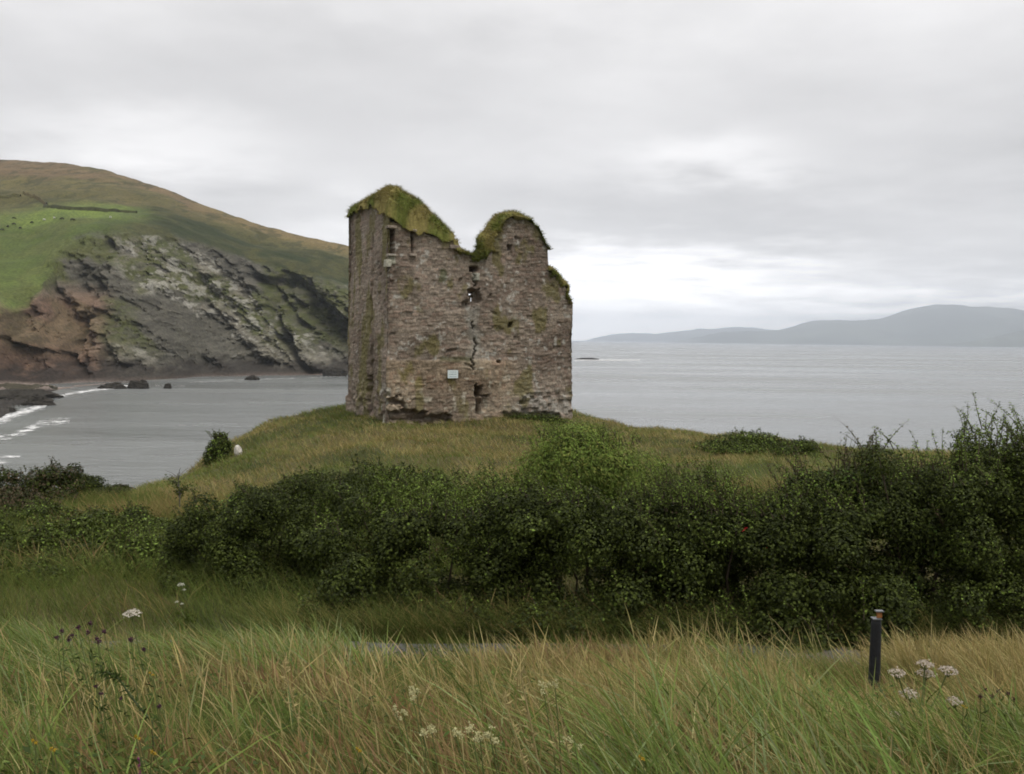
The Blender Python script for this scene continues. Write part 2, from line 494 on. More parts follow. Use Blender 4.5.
tag(o, 'dark green rough grass on the slope beyond the path', 'grass', kind='stuff')

bag = Bag()
n = 260000
y = rng.uniform(24, 80, n); x = rng.uniform(-1, 1, n) * (0.62 * y + 2)
z = G(x, y)
k = z > EYE - 13.5
x, y = x[k], y[k]
nz = fbm(x * 0.22, y * 0.12, 0, 4, 71); nz2 = fbm(x * 0.5, y * 0.25, 6, 3, 72)
px = 512 + F * x / y
tanm = rng.random(len(x)) < sst(0.46, 0.60, nz) * 0.62 * (1 - 0.6 * sst(250, 100, px)) + 0.06
grn = ~tanm
L = rng.uniform(0.18, 0.42, len(x)); W = rng.uniform(0.018, 0.04, len(x)) * (y / 50)
lush = grn & (nz2 > 0.52)
grn = grn & ~lush
sward(bag, x[lush], y[lush], L[lush] * 1.1, W[lush], ['green', 'lime', 'pale', 'olive'], [1.5, 4, 1.2, 3], curve=(0.2, 0.8), prof=(1, 0.7, 0.15))
sward(bag, x[grn], y[grn], L[grn], W[grn], ['olive', 'lime', 'tan', 'straw', 'pale'], [4, 3, 2, 1.6, 0.8], curve=(0.2, 0.8), prof=(1, 0.7, 0.15))
sward(bag, x[tanm], y[tanm], L[tanm] * 1.15, W[tanm] * 0.8, ['olive', 'tan', 'straw', 'rust'], [3, 4, 2.2, 0.6], curve=(0.1, 0.7), prof=(1, 0.9, 0.25))
o = bag.build('mound_grass', M_grass)
tag(o, 'wind combed olive and straw grass over the castle mound', 'grass', kind='stuff')

# ------------------------------------------------------------------ the castle
TH = R(25.0)
CR = np.array([X_at(386.5, 58.0, 0), 58.0, 0.0])       # the near corner of the tower
EU = np.array([math.cos(TH), math.sin(TH), 0]); EW = np.array([-math.sin(TH), math.cos(TH), 0])
LU, LW, TK = 13.7, 10.0, 1.9
ZB = EYE - 7.2                                      # foot of the masonry, below the turf


def hit_front(px, py):
    d = ray(px, py); t = ((CR - EY) @ EW) / (d @ EW); p = EY + d * t[..., None]
    return (p - CR) @ EU, p[..., 2]


def hit_left(px, py):
    d = ray(px, py); t = ((CR - EY) @ EU) / (d @ EU); p = EY + d * t[..., None]
    return (p - CR) @ EW, p[..., 2]


fo = np.array([(387, 222), (400, 222), (412, 225), (430, 232), (445, 238), (454, 240), (456, 250), (466, 254), (478, 257), (486, 256), (490, 249), (493.5, 238), (501, 224), (511, 217), (526, 218.5), (537, 226), (545, 240), (548.4, 249), (549.4, 271), (557, 277), (566, 288), (571, 298), (573, 306)], float)
fu, fz = hit_front(fo[:, 0], fo[:, 1])
lo = np.array([(386.6, 208), (376, 203), (366, 203), (358, 205), (352, 209), (350, 214)], float)
lw, lz = hit_left(lo[:, 0], lo[:, 1])
fu[0] = 0; fu[-1] = LU
# top of the wall along the whole perimeter: front (u 0..LU), right (w), back, left
ds = 0.062
nf, ns = int(LU / ds), int(LW / ds)
sf = np.linspace(0, 1, nf, endpoint=False); ss = np.linspace(0, 1, ns, endpoint=False)
uu = np.concatenate([sf * LU, np.full(ns, LU), (1 - sf) * LU, np.zeros(ns)])
ww = np.concatenate([np.zeros(nf), ss * LW, np.full(nf, LW), (1 - ss) * LW])
side = np.concatenate([np.zeros(nf), np.ones(ns), np.full(nf, 2), np.full(ns, 3)]).astype(int)
sloc = np.concatenate([sf * LU, ss * LW, sf * LU, ss * LW])
nper = len(uu)
UB = 4.95                                            # the vaulted end block ends here
top = np.zeros(nper)
top[side == 0] = np.interp(uu[side == 0], fu, fz)
top[side == 1] = np.interp(ww[side == 1], [0, 1.2, 3, 6, 8, 10], [fz[-1], fz[-1] - 0.5, EYE + 1.4, EYE + 0.4, EYE + 0.8, EYE + 0.6])
top[side == 2] = np.interp(uu[side == 2], [0, UB - 0.3, UB + 0.2, 8, 11, 13.7], [lz[-1], EYE + 8.0, EYE + 1.6, EYE + 0.8, EYE + 0.2, EYE + 0.6])
top[side == 3] = np.interp(ww[side == 3], lw, lz)
rag = fbm(np.arange(nper) * 0.25, 0, 0, 3, 81)
top = top + (rag - 0.5) * 0.22


def stones(s, v, seed):
    """irregular coursed rubble: joint mask, stone id hashes, protrusion"""
    r = np.random.default_rng(seed)
    ch = r.uniform(0.12, 0.29, 130); ce = np.cumsum(ch)
    vv = v - ZB + (fbm(s * 0.35, v * 0.3, 0, 2, seed) - 0.5) * 0.35 + (vn(s * 2.2, v * 1.2, 0, seed + 3) - 0.5) * 0.17 + (vn(s * 0.9, v * 2.6, 0, seed + 6) - 0.5) * 0.14
    ci = np.clip(np.searchsorted(ce, vv), 0, 129)
    lo_ = ce[ci] - ch[ci]
    dv = np.minimum(vv - lo_, ce[ci] - vv)
    wd = 0.26 + 0.36 * hash1(ci, 3, seed)                    # mean stone length in this course
    q = s / wd + hash1(ci, 7, seed) * 9
    q = q + (vn(q * 0.9, ci * 5.3, 0, seed + 5) - 0.5) * 0.75
    si = np.floor(q).astype(np.int64)
    fr = q - si
    du = np.minimum(fr, 1 - fr) * wd
    h1, h2, h3 = hash1(si, ci, seed + 1), hash1(si, ci, seed + 2), hash1(si, ci, seed + 4)
    d = np.minimum(du, dv)
    return d, h1, h2, h3


dz = 0.065
NR = int((top.max() - ZB) / dz) + 2
VR = ZB + np.arange(NR) * dz
V_ = np.minimum(VR[:, None], top[None, :])
S_ = np.broadcast_to(sloc, V_.shape); SD = np.broadcast_to(side, V_.shape)
batter = 0.012 * (V_ - ZB)
nrm = np.zeros((nper, 3))
for k_, nv in enumerate((-EW, EU, EW, -EU)): nrm[side == k_] = nv
for k_ in range(nper):                                # soften the arrises
    pass
base = CR + uu[:, None] * EU + ww[:, None] * EW
FLAT = base[None] * np.ones((NR, 1, 1)); FLAT[..., 2] = V_
PX, PY = proj(FLAT)
PROT = np.zeros(V_.shape); TC = np.zeros(V_.shape + (3,))
for k_ in range(4):
    mk = SD == k_
    d, h1, h2, h3 = stones(S_[mk], V_[mk], 100 + k_)
    joint = sst(0.045, 0.012, d)
    s_, v_ = S_[mk], V_[mk]
    big = fbm(s_ * 0.5, v_ * 0.5, k_ * 3.3, 4, 111)
    PROT[mk] = (h1 - 0.5) * 0.065 - joint * 0.04 * (0.3 + 0.9 * vn(s_ * 0.8, v_ * 0.8, 4, 113)) + (big - 0.5) * 0.26 + (fbm(s_ * 5, v_ * 5, 0, 2, 115) - 0.5) * 0.05 - (h2 > 0.985) * 0.12
    c = mix((0.240, 0.194, 0.158), (0.280, 0.234, 0.192), h2)
    c = mix(c, np.array((0.255, 0.183, 0.147)), (h3 > 0.75) * 0.6)
    c = mix(c, np.array((0.165, 0.142, 0.125)), (h3 < 0.12) * 0.4)
    c = c * (0.89 + 0.22 * h1)[:, None]
    c = mix(c, np.array((0.20, 0.168, 0.138)), joint * 0.7)
    fine = fbm(s_ * 4.5, v_ * 4.5, k_ * 1.9, 3, 117)
    c = c * (0.74 + 0.70 * fine)[:, None] * np.array((0.88, 0.875, 0.835))
    tone = fbm(s_ * 0.32, v_ * 0.32, k_ * 7.7, 4, 121)
    c = mix(c, c * np.array((0.74, 0.72, 0.72)), sst(0.52, 0.66, tone))
    c = mix(c, c * 1.15 + 0.01, sst(0.47, 0.34, tone))
    lich = fbm(s_ * 3.0, v_ * 3.0, k_ * 2.2, 3, 131)
    c = mix(c, np.array((0.40, 0.385, 0.34)), sst(0.67, 0.76, lich) * 0.75)
    moss = fbm(s_ * 0.9, v_ * 0.55, k_ * 4.1, 4, 141)
    c = mix(c, np.array((0.14, 0.125, 0.045)), sst(0.60, 0.72, moss) * 0.75)
    TC[mk] = c
fr_, lf_ = SD == 0, SD == 3


def box(x0, y0, x1, y1, soft=0.8, wob=0.0, seed=0):
    x = PX + (fbm(PX * 0.22, PY * 0.22, 0, 3, 151 + seed) - 0.5) * wob; y = PY + (fbm(PX * 0.22, PY * 0.22, 5, 3, 161 + seed) - 0.5) * wob
    return sst(x0 - soft, x0 + soft, x) * sst(x1 + soft, x1 - soft, x) * sst(y0 - soft, y0 + soft, y) * sst(y1 + soft, y1 - soft, y)


def recess(mask, depth, fade=None, colr=None, cm=1.0):
    global PROT, TC
    PROT = PROT - mask * depth
    if colr is not None: TC = mix(TC, np.array(colr), mask * cm)


# windows, breach, crack, holes on the front wall (masks are only used on that face)
recess(fr_ * box(389.5, 228.5, 395.3, 253.3, 0.35), 1.3)
recess(fr_ * box(412.5, 232, 414.6, 253.2, 0.3), 1.1)
recess(fr_ * box(388.6, 254.5, 395.5, 264, 0.8, 2, 1), -0.06, colr=(0.42, 0.42, 0.33), cm=0.8)      # pale limed stones under the window
cy_ = np.array([262, 272, 284, 297, 308, 320, 332, 345, 358, 372, 388.])
cx_ = np.array([474, 474, 475.5, 474.5, 473, 472, 473, 476, 473, 472, 477.])
cw = np.interp(PY, cy_, cx_) + (fbm(PY * 0.5, PX * 0.05, 0, 3, 171) - 0.5) * 5 + (np.floor(PY / 3.1) % 2) * 0.8
crk = fr_ * sst(1.15, 0.35, np.abs(PX - cw)) * (PY > 262) * (PY < 390)
zone = fr_ * sst(9, 4, np.abs(PX - np.interp(PY, cy_, cx_) + (fbm(PX * 0.12, PY * 0.12, 1, 3, 172) - 0.5) * 8)) * sst(300, 312, PY) * sst(378, 350, PY)
TC = mix(TC, TC * 0.6 + np.array((0.13, 0.135, 0.12)) * 1.05, zone * 0.8)
recess(crk * sst(0.35, 0.5, fbm(PY * 0.16, 0, 0, 2, 173)), 0.5, colr=(0.08, 0.07, 0.06), cm=0.6)
recess(fr_ * box(471, 266.5, 479, 271, 0.5, 1.5, 2), 0.9)
recess(fr_ * box(473.5, 273, 480.5, 280.5, 0.6, 1.5, 3), -0.12, colr=(0.42, 0.42, 0.35), cm=0.8)
recess(fr_ * box(469.5, 289, 481, 304, 0.9, 5, 4), 0.55)
recess(fr_ * box(463, 301, 469, 308, 0.9, 4, 14), 0.35)
recess(fr_ * box(475.2, 385.5, 482, 396, 0.7, 3.5, 5), 0.9)
recess(fr_ * box(476, 394, 480.6, 414.5, 0.4, 2, 6), 1.0)
recess(fr_ * box(481, 395, 489, 397, 0.4, 1, 7), 0.5)
recess(fr_ * box(481.5, 398, 487, 411, 1.2, 3, 17), 0.3)
recess(fr_ * box(509, 322, 513.5, 327.5, 0.5, 3, 8), 0.6)
recess(fr_ * box(497, 360.8, 500.8, 363.2, 0.4, 1, 9), 0.6)
recess(fr_ * box(509, 245, 513, 251, 0.5, 2.5, 10), 0.4)
# ledge along the front: below it the wall stands slightly proud and is warmer
led = fr_ * sst(359, 361, PY + 0.5 * np.sin(PX * 0.2)) * sst(530, 500, PX)
PROT = PROT + led * 0.07
TC = mix(TC, TC * np.array((1.18, 1.12, 0.98)), led * 0.8)
TC = mix(TC, np.array((0.085, 0.085, 0.04)), fr_ * box(440, 356.5, 474, 361.5, 1.2, 4, 11) * 0.75)
TC = mix(TC, np.array((0.075, 0.09, 0.03)), fr_ * box(440, 269, 447, 282, 1.5, 5, 15) * 0.7)
low = fr_ * sst(386, 398, PY)
TC = mix(TC, TC * 0.9 + np.array((0.05, 0.05, 0.045)), low * 0.7)
# undercut eroded footing at the near corner and along the base
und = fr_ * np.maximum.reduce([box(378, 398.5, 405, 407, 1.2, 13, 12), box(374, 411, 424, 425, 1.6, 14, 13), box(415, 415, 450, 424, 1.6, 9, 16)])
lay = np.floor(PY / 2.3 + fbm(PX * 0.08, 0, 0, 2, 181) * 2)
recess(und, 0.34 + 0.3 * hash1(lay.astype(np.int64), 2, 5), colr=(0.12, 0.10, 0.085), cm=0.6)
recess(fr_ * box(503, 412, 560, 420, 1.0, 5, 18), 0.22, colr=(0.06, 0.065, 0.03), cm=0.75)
rub = fr_ * box(520, 392, 575, 414, 3, 9, 19)
PROT = PROT + rub * (hash1(np.floor(S_ * 3).astype(np.int64), np.floor(V_ * 4).astype(np.int64), 3) - 0.6) * 0.35
TC = mix(TC, np.array((0.36, 0.34, 0.30)), rub * (fbm(S_ * 2.5, V_ * 2.5, 0, 3, 183) > 0.56) * 0.7)
TC = mix(TC, np.array((0.46, 0.45, 0.38)), fr_ * box(384, 388, 390.5, 396, 0.8, 4, 20) * 0.75)
# left face: groove, moss streaks, lichen at the corner, rough foot
gv = lf_ * sst(1.3, 0.5, np.abs(PX - 370.3 - (fbm(PY * 0.07, 0, 0, 2, 191) - 0.5) * 3)) * sst(232, 244, PY)
recess(gv, 0.35, colr=(0.09, 0.075, 0.06), cm=0.5)
recess(lf_ * box(366.5, 376, 370.5, 403, 0.7, 4, 21), 0.55, colr=(0.10, 0.09, 0.06), cm=0.5)
st = fbm(S_ * 1.1, V_ * 0.22, 0, 4, 195)
TC = mix(TC, np.array((0.15, 0.135, 0.05)), lf_ * sst(0.50, 0.62, st) * 0.8)
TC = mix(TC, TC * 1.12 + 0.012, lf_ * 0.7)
TC = mix(TC, np.array((0.43, 0.42, 0.36)), lf_ * sst(0.56, 0.68, fbm(S_ * 2.6, V_ * 1.4, 3, 3, 197)) * sst(375, 381, PX) * sst(375, 400, PY) * 0.9)
PROT = PROT + lf_ * (sst(385, 396, PY)) * (fbm(S_ * 1.6, V_ * 1.6, 0, 3, 199) - 0.45) * 0.7
# joints darken nothing on purpose: relief does it.  weathered tops
TC = mix(TC, np.array((0.12, 0.115, 0.05)), sst(0.9, 0.0, np.broadcast_to(top, V_.shape) - V_) * 0.5 * sst(0.4, 0.6, fbm(S_, V_, 2, 3, 201)))
# displaced outer skin
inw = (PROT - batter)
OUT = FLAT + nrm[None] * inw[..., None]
cor = np.where(np.diff(np.concatenate([[3], side])) != 0)[0]
for ci in cor:                                        # corner columns move along both normals
    nb = nrm[ci] + nrm[ci - 1]
    OUT[:, ci] = FLAT[:, ci] + nb[None] * (np.clip(inw[:, ci], -0.25, 0.1))[:, None]
# holes right through the crack
hole = ((fr_) & (np.abs(PX - 474.6 - (np.floor(PY / 2.5) % 3 - 1) * 0.8) < 1.3) & (np.abs(PY - 293.2) < 1.9)) | (fr_ & (np.abs(PX - 474.2) < 1.0) & (np.abs(PY - 299.2) < 2.6))
Qo = grid_faces(NR, nper, True)
hv = hole.reshape(-1)
cl_ = (VR[:, None] > top[None] + dz).reshape(-1)
Qo = Qo[cl_[Qo].sum(1) < 4]
dele = hv[Qo].sum(1) >= 3
Qk, Qd = Qo[~dele], Qo[dele]
BW = Bag()
OV = OUT.reshape(-1, 3); OC = TC.reshape(-1, 3)
# tunnel walls of those holes, following the slanting crack
ed = {}
for q in Qd:
    for a_, b_ in zip(q, np.roll(q, -1)):
        key = (min(a_, b_), max(a_, b_)); ed[key] = ed.get(key, 0) + 1
tun = at(474.5, 296, 58 + 8.0) - at(474.5, 296, 58); tun = tun / (tun @ EW) * (TK + 0.05)
BW.add(OV, Qk, OC)
bnd = [k for k, c_ in ed.items() if c_ == 1]
if bnd:
    tv = np.array([[OV[a_], OV[b_], OV[b_] + tun, OV[a_] + tun] for a_, b_ in bnd]).reshape(-1, 3)
    BW.add(tv, np.arange(len(tv)).reshape(-1, 4), np.full((len(tv), 3), 0.15))
# inner skin, coarser
NI = 60
ui = TK + uu / LU * (LU - 2 * TK); wi = TK + ww / LW * (LW - 2 * TK)
vi = ZB + np.linspace(0, 1, NI)[:, None] * (top - ZB)[None]
IB = (CR + ui[:, None] * EU + wi[:, None] * EW)[None] * np.ones((NI, 1, 1)); IB[..., 2] = vi
ib = (fbm(np.broadcast_to(sloc, vi.shape) * 1.5, vi * 2.0, side * 3.0, 3, 211) - 0.5) * 0.25
IB = IB + nrm[None] * ib[..., None]
IC = mix((0.19, 0.155, 0.13), (0.29, 0.24, 0.20), fbm(np.broadcast_to(sloc, vi.shape) * 4, vi * 6, 0, 2, 212))
Qi = grid_faces(NI, nper, True)[:, ::-1]
hc = at(474.5, 296, 58) ; hc = hc + ((CR - hc) @ EW) / ((at(474.5, 296, 60) - hc) @ EW) * (at(474.5, 296, 60) - hc) + tun
cen = IB.reshape(-1, 3)[Qi].mean(1)
Qi = Qi[~((np.abs((cen - hc) @ EU) < 0.75) & (np.abs(cen[:, 2] - hc[2]) < 0.9) & (np.abs((cen - hc) @ EW) < 0.6))]
BW.add(IB.reshape(-1, 3), Qi, IC.reshape(-1, 3))
# rubble top between the two skins
TR = 7
f_ = np.linspace(0, 1, TR)[:, None, None]
RT = OUT[-1][None] * (1 - f_) + IB[-1][None] * f_
RT[1:-1, :, 2] += (fbm(RT[1:-1, :, 0] * 2, RT[1:-1, :, 1] * 2, 0, 3, 221) - 0.35) * 0.35
BW.add(RT.reshape(-1, 3), grid_faces(TR, nper, True), mix((0.20, 0.165, 0.13), (0.12, 0.12, 0.05), fbm(RT[..., 0] * 1.2, RT[..., 1] * 1.2, 0, 3, 222)).reshape(-1, 3))
# cross wall closing the vaulted end block
cu = np.linspace(TK - 0.2, LW - TK + 0.2, 50); cz = np.linspace(0, 1, 80)
CU, CZ = np.meshgrid(cu, cz); ct = np.interp(CU, [0, 2, 5, 8, 10], [EYE + 6.2, EYE + 7.2, EYE + 7.6, EYE + 7.4, EYE + 7.0])
zz = ZB + CZ * (ct - ZB)
d, h1, h2, h3 = stones(CU, zz, 131)
cp = CR + (UB - 0.35 + (h1 - 0.5) * 0.1)[..., None] * EU + CU[..., None] * EW; cp[..., 2] = zz
BW.add(cp.reshape(-1, 3), grid_faces(80, 50), mix((0.19, 0.155, 0.13), (0.29, 0.24, 0.20), h2).reshape(-1, 3))

castle = empty('castle_tower', (CR + EU * LU / 2 + EW * LW / 2)[:2].tolist() + [EYE - 5.4], 'roofless ruined brown stone tower with grassy top and central crack, on the grass mound', 'castle')
ori = np.array(castle.location)
def under(o, root):
    """parent a mesh written in world coordinates to a thing"""
    o.parent = root; o.matrix_parent_inverse = Matrix.Translation(root.location).inverted()
    return o
under(BW.build('wall', M_stone), castle)


def turf_cols(x, y, z, seed):
    t = fbm(x * 0.8, y * 0.8, z * 0.8, 4, seed)
    return mix((0.115, 0.135, 0.030), (0.23, 0.195, 0.070), sst(0.40, 0.62, t))


def fuzz(bag, Pn, Nn, n, L, seed, droop=0.5, W=0.03):
    """short grass on a turf surface: points and outward normals"""
    r = np.random.default_rng(seed)
    i = r.integers(0, len(Pn), n)
    b = Pn[i] + r.normal(0, 0.05, (n, 3)) * np.array((1, 1, 0.5)); nn = Nn[i]
    az = np.arctan2(nn[:, 1], nn[:, 0]) + r.normal(0, 0.5, n)
    flat = np.hypot(nn[:, 0], nn[:, 1])
    az = np.where(r.random(n) < 0.35 * (1 - flat), math.pi + r.normal(0, 0.6, n), az)
    ln = r.uniform(0.5, 1.0, n) * L * (1 - 0.5 * flat)
    cl = turf_cols(b[:, 0], b[:, 1], b[:, 2], seed) * r.uniform(0.7, 1.45, (n, 1))
    k = r.random(n) < 0.16
    cl[k] = P['tan'] * r.uniform(0.7, 1.1, (k.sum(), 1))
    bag.add(*blades(b, ln, np.full(n, W), az, 0.15 + 0.75 * flat, r.uniform(0.2, 0.7, n) + droop * flat, cl, (1, 0.75, 0.2)))


def norms(Pg):
    du = np.gradient(Pg, axis=1); dv = np.gradient(Pg, axis=0)
    n = np.cross(du, dv); n /= np.linalg.norm(n, axis=-1, keepdims=True) + 1e-9
    return np.where(n[..., 2:3] < 0, -n, n)


def turf_part(name, Pg, seed, nf_, L, label=None):
    sh = fbm(Pg[..., 0] * 1.4, Pg[..., 1] * 1.4, Pg[..., 2] * 1.4, 3, seed) - 0.5
    nn = norms(Pg)
    s2 = fbm(Pg[..., 0] * 4.5, Pg[..., 1] * 4.5, Pg[..., 2] * 4.5, 3, seed + 3) - 0.5
    Pg = Pg + nn * (sh * 0.5 + s2 * 0.3)[..., None]
    c = turf_cols(Pg[..., 0], Pg[..., 1], Pg[..., 2], seed)
    o = under(link(name, mesh(name, Pg.reshape(-1, 3), grid_faces(*Pg.shape[:2]), c.reshape(-1, 3), True), M_turf), castle)
    bg = Bag(); fuzz(bg, Pg.reshape(-1, 3), norms(Pg).reshape(-1, 3), nf_, L, seed)
    g = bg.build('grass_blades', M_grass)
    g.parent = o
    g['kind'] = 'stuff'
    if label: o['label'] = label
    return o


# big turf mound over the vaulted end block
sil = np.array([(387, 186), (391, 185.5), (401, 187), (408, 193), (416, 199), (425, 205.5), (438, 216), (448, 225), (453.5, 232), (455.5, 238)], float)
su, sz = hit_front(sil[:, 0], sil[:, 1])
sz = sz + 0.3
NU, NW = 70, 100
gu = np.linspace(-0.07, UB + 0.1, NU); gw = np.linspace(-0.05, LW - 0.02, NW)
GU, GW = np.meshgrid(gu, gw)
ridge = np.interp(GU, su, sz) - 0.10 * np.clip(GW - 2.2, 0, 99)
edgeF = np.interp(GU, fu, fz); edgeL = np.interp(GW, lw, lz)
eb = np.where(GW < GU, edgeF, edgeL)
wq = 1 / (1 + np.exp(-(GU - GW) * 1.6)); eb = edgeF * wq + edgeL * (1 - wq)
de = np.minimum.reduce([(GW + 0.05) / 1.5, (GU + 0.07) / 1.5, (UB + 0.1 - GU) / 0.7, (LW - 0.02 - GW) / 1.5])
dome = np.sqrt(np.clip(1 - (1 - np.clip(de, 0, 1)) ** 2, 0, 1))
lip = -0.05 + 0.9 * (fbm(GU * 1.6, GW * 1.6, 0, 4, 77) - 0.36)
zt = (eb - lip) + np.maximum(ridge - eb + lip, 0.35) * dome
zt = zt - 0.25 * (de < 0.02)
Pg = CR + GU[..., None] * EU + GW[..., None] * EW; Pg[..., 2] = zt
turf_part('turf_cap', Pg, 301, 30000, 0.36, 'large domed mat of olive grass over the left end')


def ridge_cap(pts, th, hc, seed, nf_, L, over=0.05, wid=TK, label=None):
    """turf strip along the wall head between px points"""
    q = np.array(pts, float); u_, z_ = hit_front(q[:, 0], q[:, 1])
    t = np.linspace(0, 1, 46); s0 = np.linspace(0, 1, len(u_))
    U, Z = np.interp(t, s0, u_), np.interp(t, s0, z_)
    nA = fbm(t * 9, 0, 0, 3, seed + 1); nB = fbm(t * 14, 3, 0, 3, seed + 2)
    a0_ = math.pi * (0.96 + 0.75 * (nB - 0.3)); a1_ = np.full_like(t, -0.1 * math.pi)
    a = a0_[:, None] + (a1_ - a0_)[:, None] * np.linspace(0, 1, 22)[None]
    th = np.array(th)
    tu = np.gradient(U); tz = np.gradient(Z); ln = np.hypot(tu, tz); nu_, nz_ = -tz / ln, tu / ln
    endf = np.sqrt(np.clip(1 - np.abs(2 * t - 1) ** 6, 0, 1)) * np.interp(t, np.linspace(0, 1, len(th)), th) * (0.35 + 1.3 * nA)
    cw_ = wid / 2 + np.cos(a) * (wid / 2 + over)
    hgt = np.sin(a) * (endf * hc)[:, None]
    Uo = U[:, None] + nu_[:, None] * hgt; Zo = Z[:, None] + nz_[:, None] * hgt
    cw_ = -(-cw_) * np.ones_like(Uo)
    Pg = CR + Uo[..., None] * EU + cw_[..., None] * EW; Pg[..., 2] = Zo
    turf_part('turf_cap', Pg, seed, nf_, L, label)


ridge_cap([(485, 258), (490, 249), (493.5, 238), (501, 224), (511, 217.5), (526, 219.5), (537, 227), (545, 240), (548, 250)], [1.2, 1.5, 1.4, 1.3, 1.1, 0.9, 0.55, 0.2, 0.05], 0.38, 311, 9000, 0.3, label='rounded grass crest over the right stub')
ridge_cap([(456, 251), (466, 254.5), (478, 258), (486, 256)], [0.6, 0.6, 1.2, 1.5], 0.34, 321, 4600, 0.34, label='yellow-green grass filling the notch')
ridge_cap([(548.5, 270), (557, 276), (565.5, 287.5), (569.5, 298), (571, 304)], [0.9, 1.1, 1.1, 0.6, 0.15], 0.38, 331, 4600, 0.28, label='grass on the low right shoulder')
# stone slab sticking out beside the notch, dressed window stones
def block(name, px, py, w, h, d, colr, out=0.0):
    u_, z_ = hit_front(np.array([px]), np.array([py]))
    bm = bmesh.new(); bmesh.ops.create_cube(bm, size=1)
    bmesh.ops.subdivide_edges(bm, edges=bm.edges[:], cuts=3, use_grid_fill=True)
    p0 = CR + u_[0] * EU + EW * (d / 2 - out); p0[2] = z_[0]
    for v in bm.verts:
        a = np.array(v.co); a = a * (1 - 0.05 * (np.abs(a) > 0.49).sum())
        j = (float(vn(a[0] * 5 + px, a[1] * 5, a[2] * 5 + py, 7)) - 0.5) * 0.18
        p = p0 + EU * a[0] * w * (1 + j) + EW * a[1] * d + np.array((0, 0, 1)) * a[2] * h * (1 + j)
        v.co = p
    o = under(from_bm(name, bm, mat_plain(name + '_stone', colr, 0.9, 0.15, 6, 0.35), None), castle)
    return o


block('projecting_stone', 455, 247, 0.75, 0.28, 0.8, (0.24, 0.20, 0.165), 0.1)
block('window_lintel', 392.3, 226.8, 0.66, 0.2, 0.6, (0.30, 0.25, 0.20), 0.07)
block('window_sill', 392.3, 255, 0.6, 0.16, 0.6, (0.33, 0.30, 0.25), 0.08)
block('slit_lintel', 413.5, 230.3, 0.5, 0.16, 0.5, (0.33, 0.28, 0.23), 0.06)
block('slit_sill', 413.5, 254.8, 0.5, 0.18, 0.5, (0.33, 0.28, 0.23), 0.06)
block('quoin', 386.9 + 1.6, 263, 0.42, 0.5, 0.5, (0.40, 0.385, 0.31), 0.04)

# notice board fixed to the front wall: its own thing
u_, z_ = hit_front(np.array([446.8, 457.2]), np.array([378.2, 370.0]))
sw, sh_ = u_[1] - u_[0], z_[1] - z_[0]
sc = CR + EU * (u_[0] + u_[1]) / 2 - EW * 0.16; sc[2] = (z_[0] + z_[1]) / 2
sg = empty('notice_sign', sc, 'small pale blue and white rectangular notice fixed low on the tower front', 'sign')
sg.rotation_euler = (0, 0, TH)
def cube_obj(name, size, loc, mat, parent, bev=0.01):
    bm = bmesh.new(); bmesh.ops.create_cube(bm, size=1)
    bmesh.ops.scale(bm, vec=size, verts=bm.verts); bmesh.ops.translate(bm, vec=loc, verts=bm.verts)
    if bev: bmesh.ops.bevel(bm, geom=bm.edges[:], offset=bev, segments=2, affect='EDGES')
    return from_bm(name, bm, mat, parent)
M_sign = mat_plain('sign_paint', (0.66, 0.74, 0.74), 0.5, 0.4, 12, 0.08)
M_ink = mat_plain('faded_ink', (0.25, 0.34, 0.38), 0.7, 0.2, 12, 0.1)
cube_obj('sign_panel', (sw, 0.03, sh_), (0, 0, 0), M_sign, sg)
bm = bmesh.new()                                     # faded, unreadable lines of lettering
rr = np.random.default_rng(3)
for row, (z0, hh, x0, x1) in enumerate([(0.145, 0.05, -0.2, 0.2), (-0.005, 0.055, -0.27, 0.27), (-0.15, 0.05, -0.24, -0.06), (-0.15, 0.05, 0.02, 0.22)]):
    x_ = x0
    while x_ < x1:
        wl = rr.uniform(0.025, 0.05)
        mt = Matrix.Translation((x_ + wl / 2, -0.018, z0)) @ Matrix.Diagonal((wl * 0.8, 0.008, hh * rr.uniform(0.6, 1), 1))
        nv_ = bmesh.ops.create_cube(bm, size=1, matrix=mt)['verts'][0]
        if x_ > x0: bm.edges.new((pv_, nv_))
        elif row: bm.edges.new((pv_, nv_))
        pv_ = nv_
        x_ += wl + (0.03 if rr.random() < 0.25 else 0.006)
from_bm('lettering', bm, M_ink, sg)
cube_obj('mounting_batten', (sw * 0.8, 0.16, 0.06), (0, 0.09, 0), M_bark, sg, 0)

# ------------------------------------------------------------------ shrubs
SHP = {k: np.array(v) for k, v in dict(
    dark=(0.028, 0.037, 0.009), mid=(0.060, 0.078, 0.014), light=(0.15, 0.215, 0.04), bright=(0.095, 0.165, 0.03),
    brown=(0.085, 0.062, 0.035), yellow=(0.20, 0.22, 0.05)).items()}


def leaf_quads(p, nrm_, ax, ln, wd, colr):
    """bent diamond leaves: 6 points, 2 quads each"""
    ax = ax - nrm_ * (ax * nrm_).sum(1, keepdims=True); ax /= np.linalg.norm(ax, axis=1, keepdims=True) + 1e-9
    sd = np.cross(nrm_, ax)
    l_, w_ = ln[:, None], wd[:, None]
    a = p; m1 = p + ax * l_ * 0.45; t = p + ax * l_ - nrm_ * l_ * 0.18
    s1 = m1 + sd * w_ * 0.5 + nrm_ * w_ * 0.12; s2 = m1 - sd * w_ * 0.5 + nrm_ * w_ * 0.12
    V = np.stack([a, s1, t, s2], 1).reshape(-1, 3)
    Q = np.arange(len(V)).reshape(-1, 4)
    return V, Q, np.repeat(colr, 4, 0)


def unit(r, n):
    v = r.normal(0, 1, (n, 3)); return v / np.linalg.norm(v, axis=1, keepdims=True)


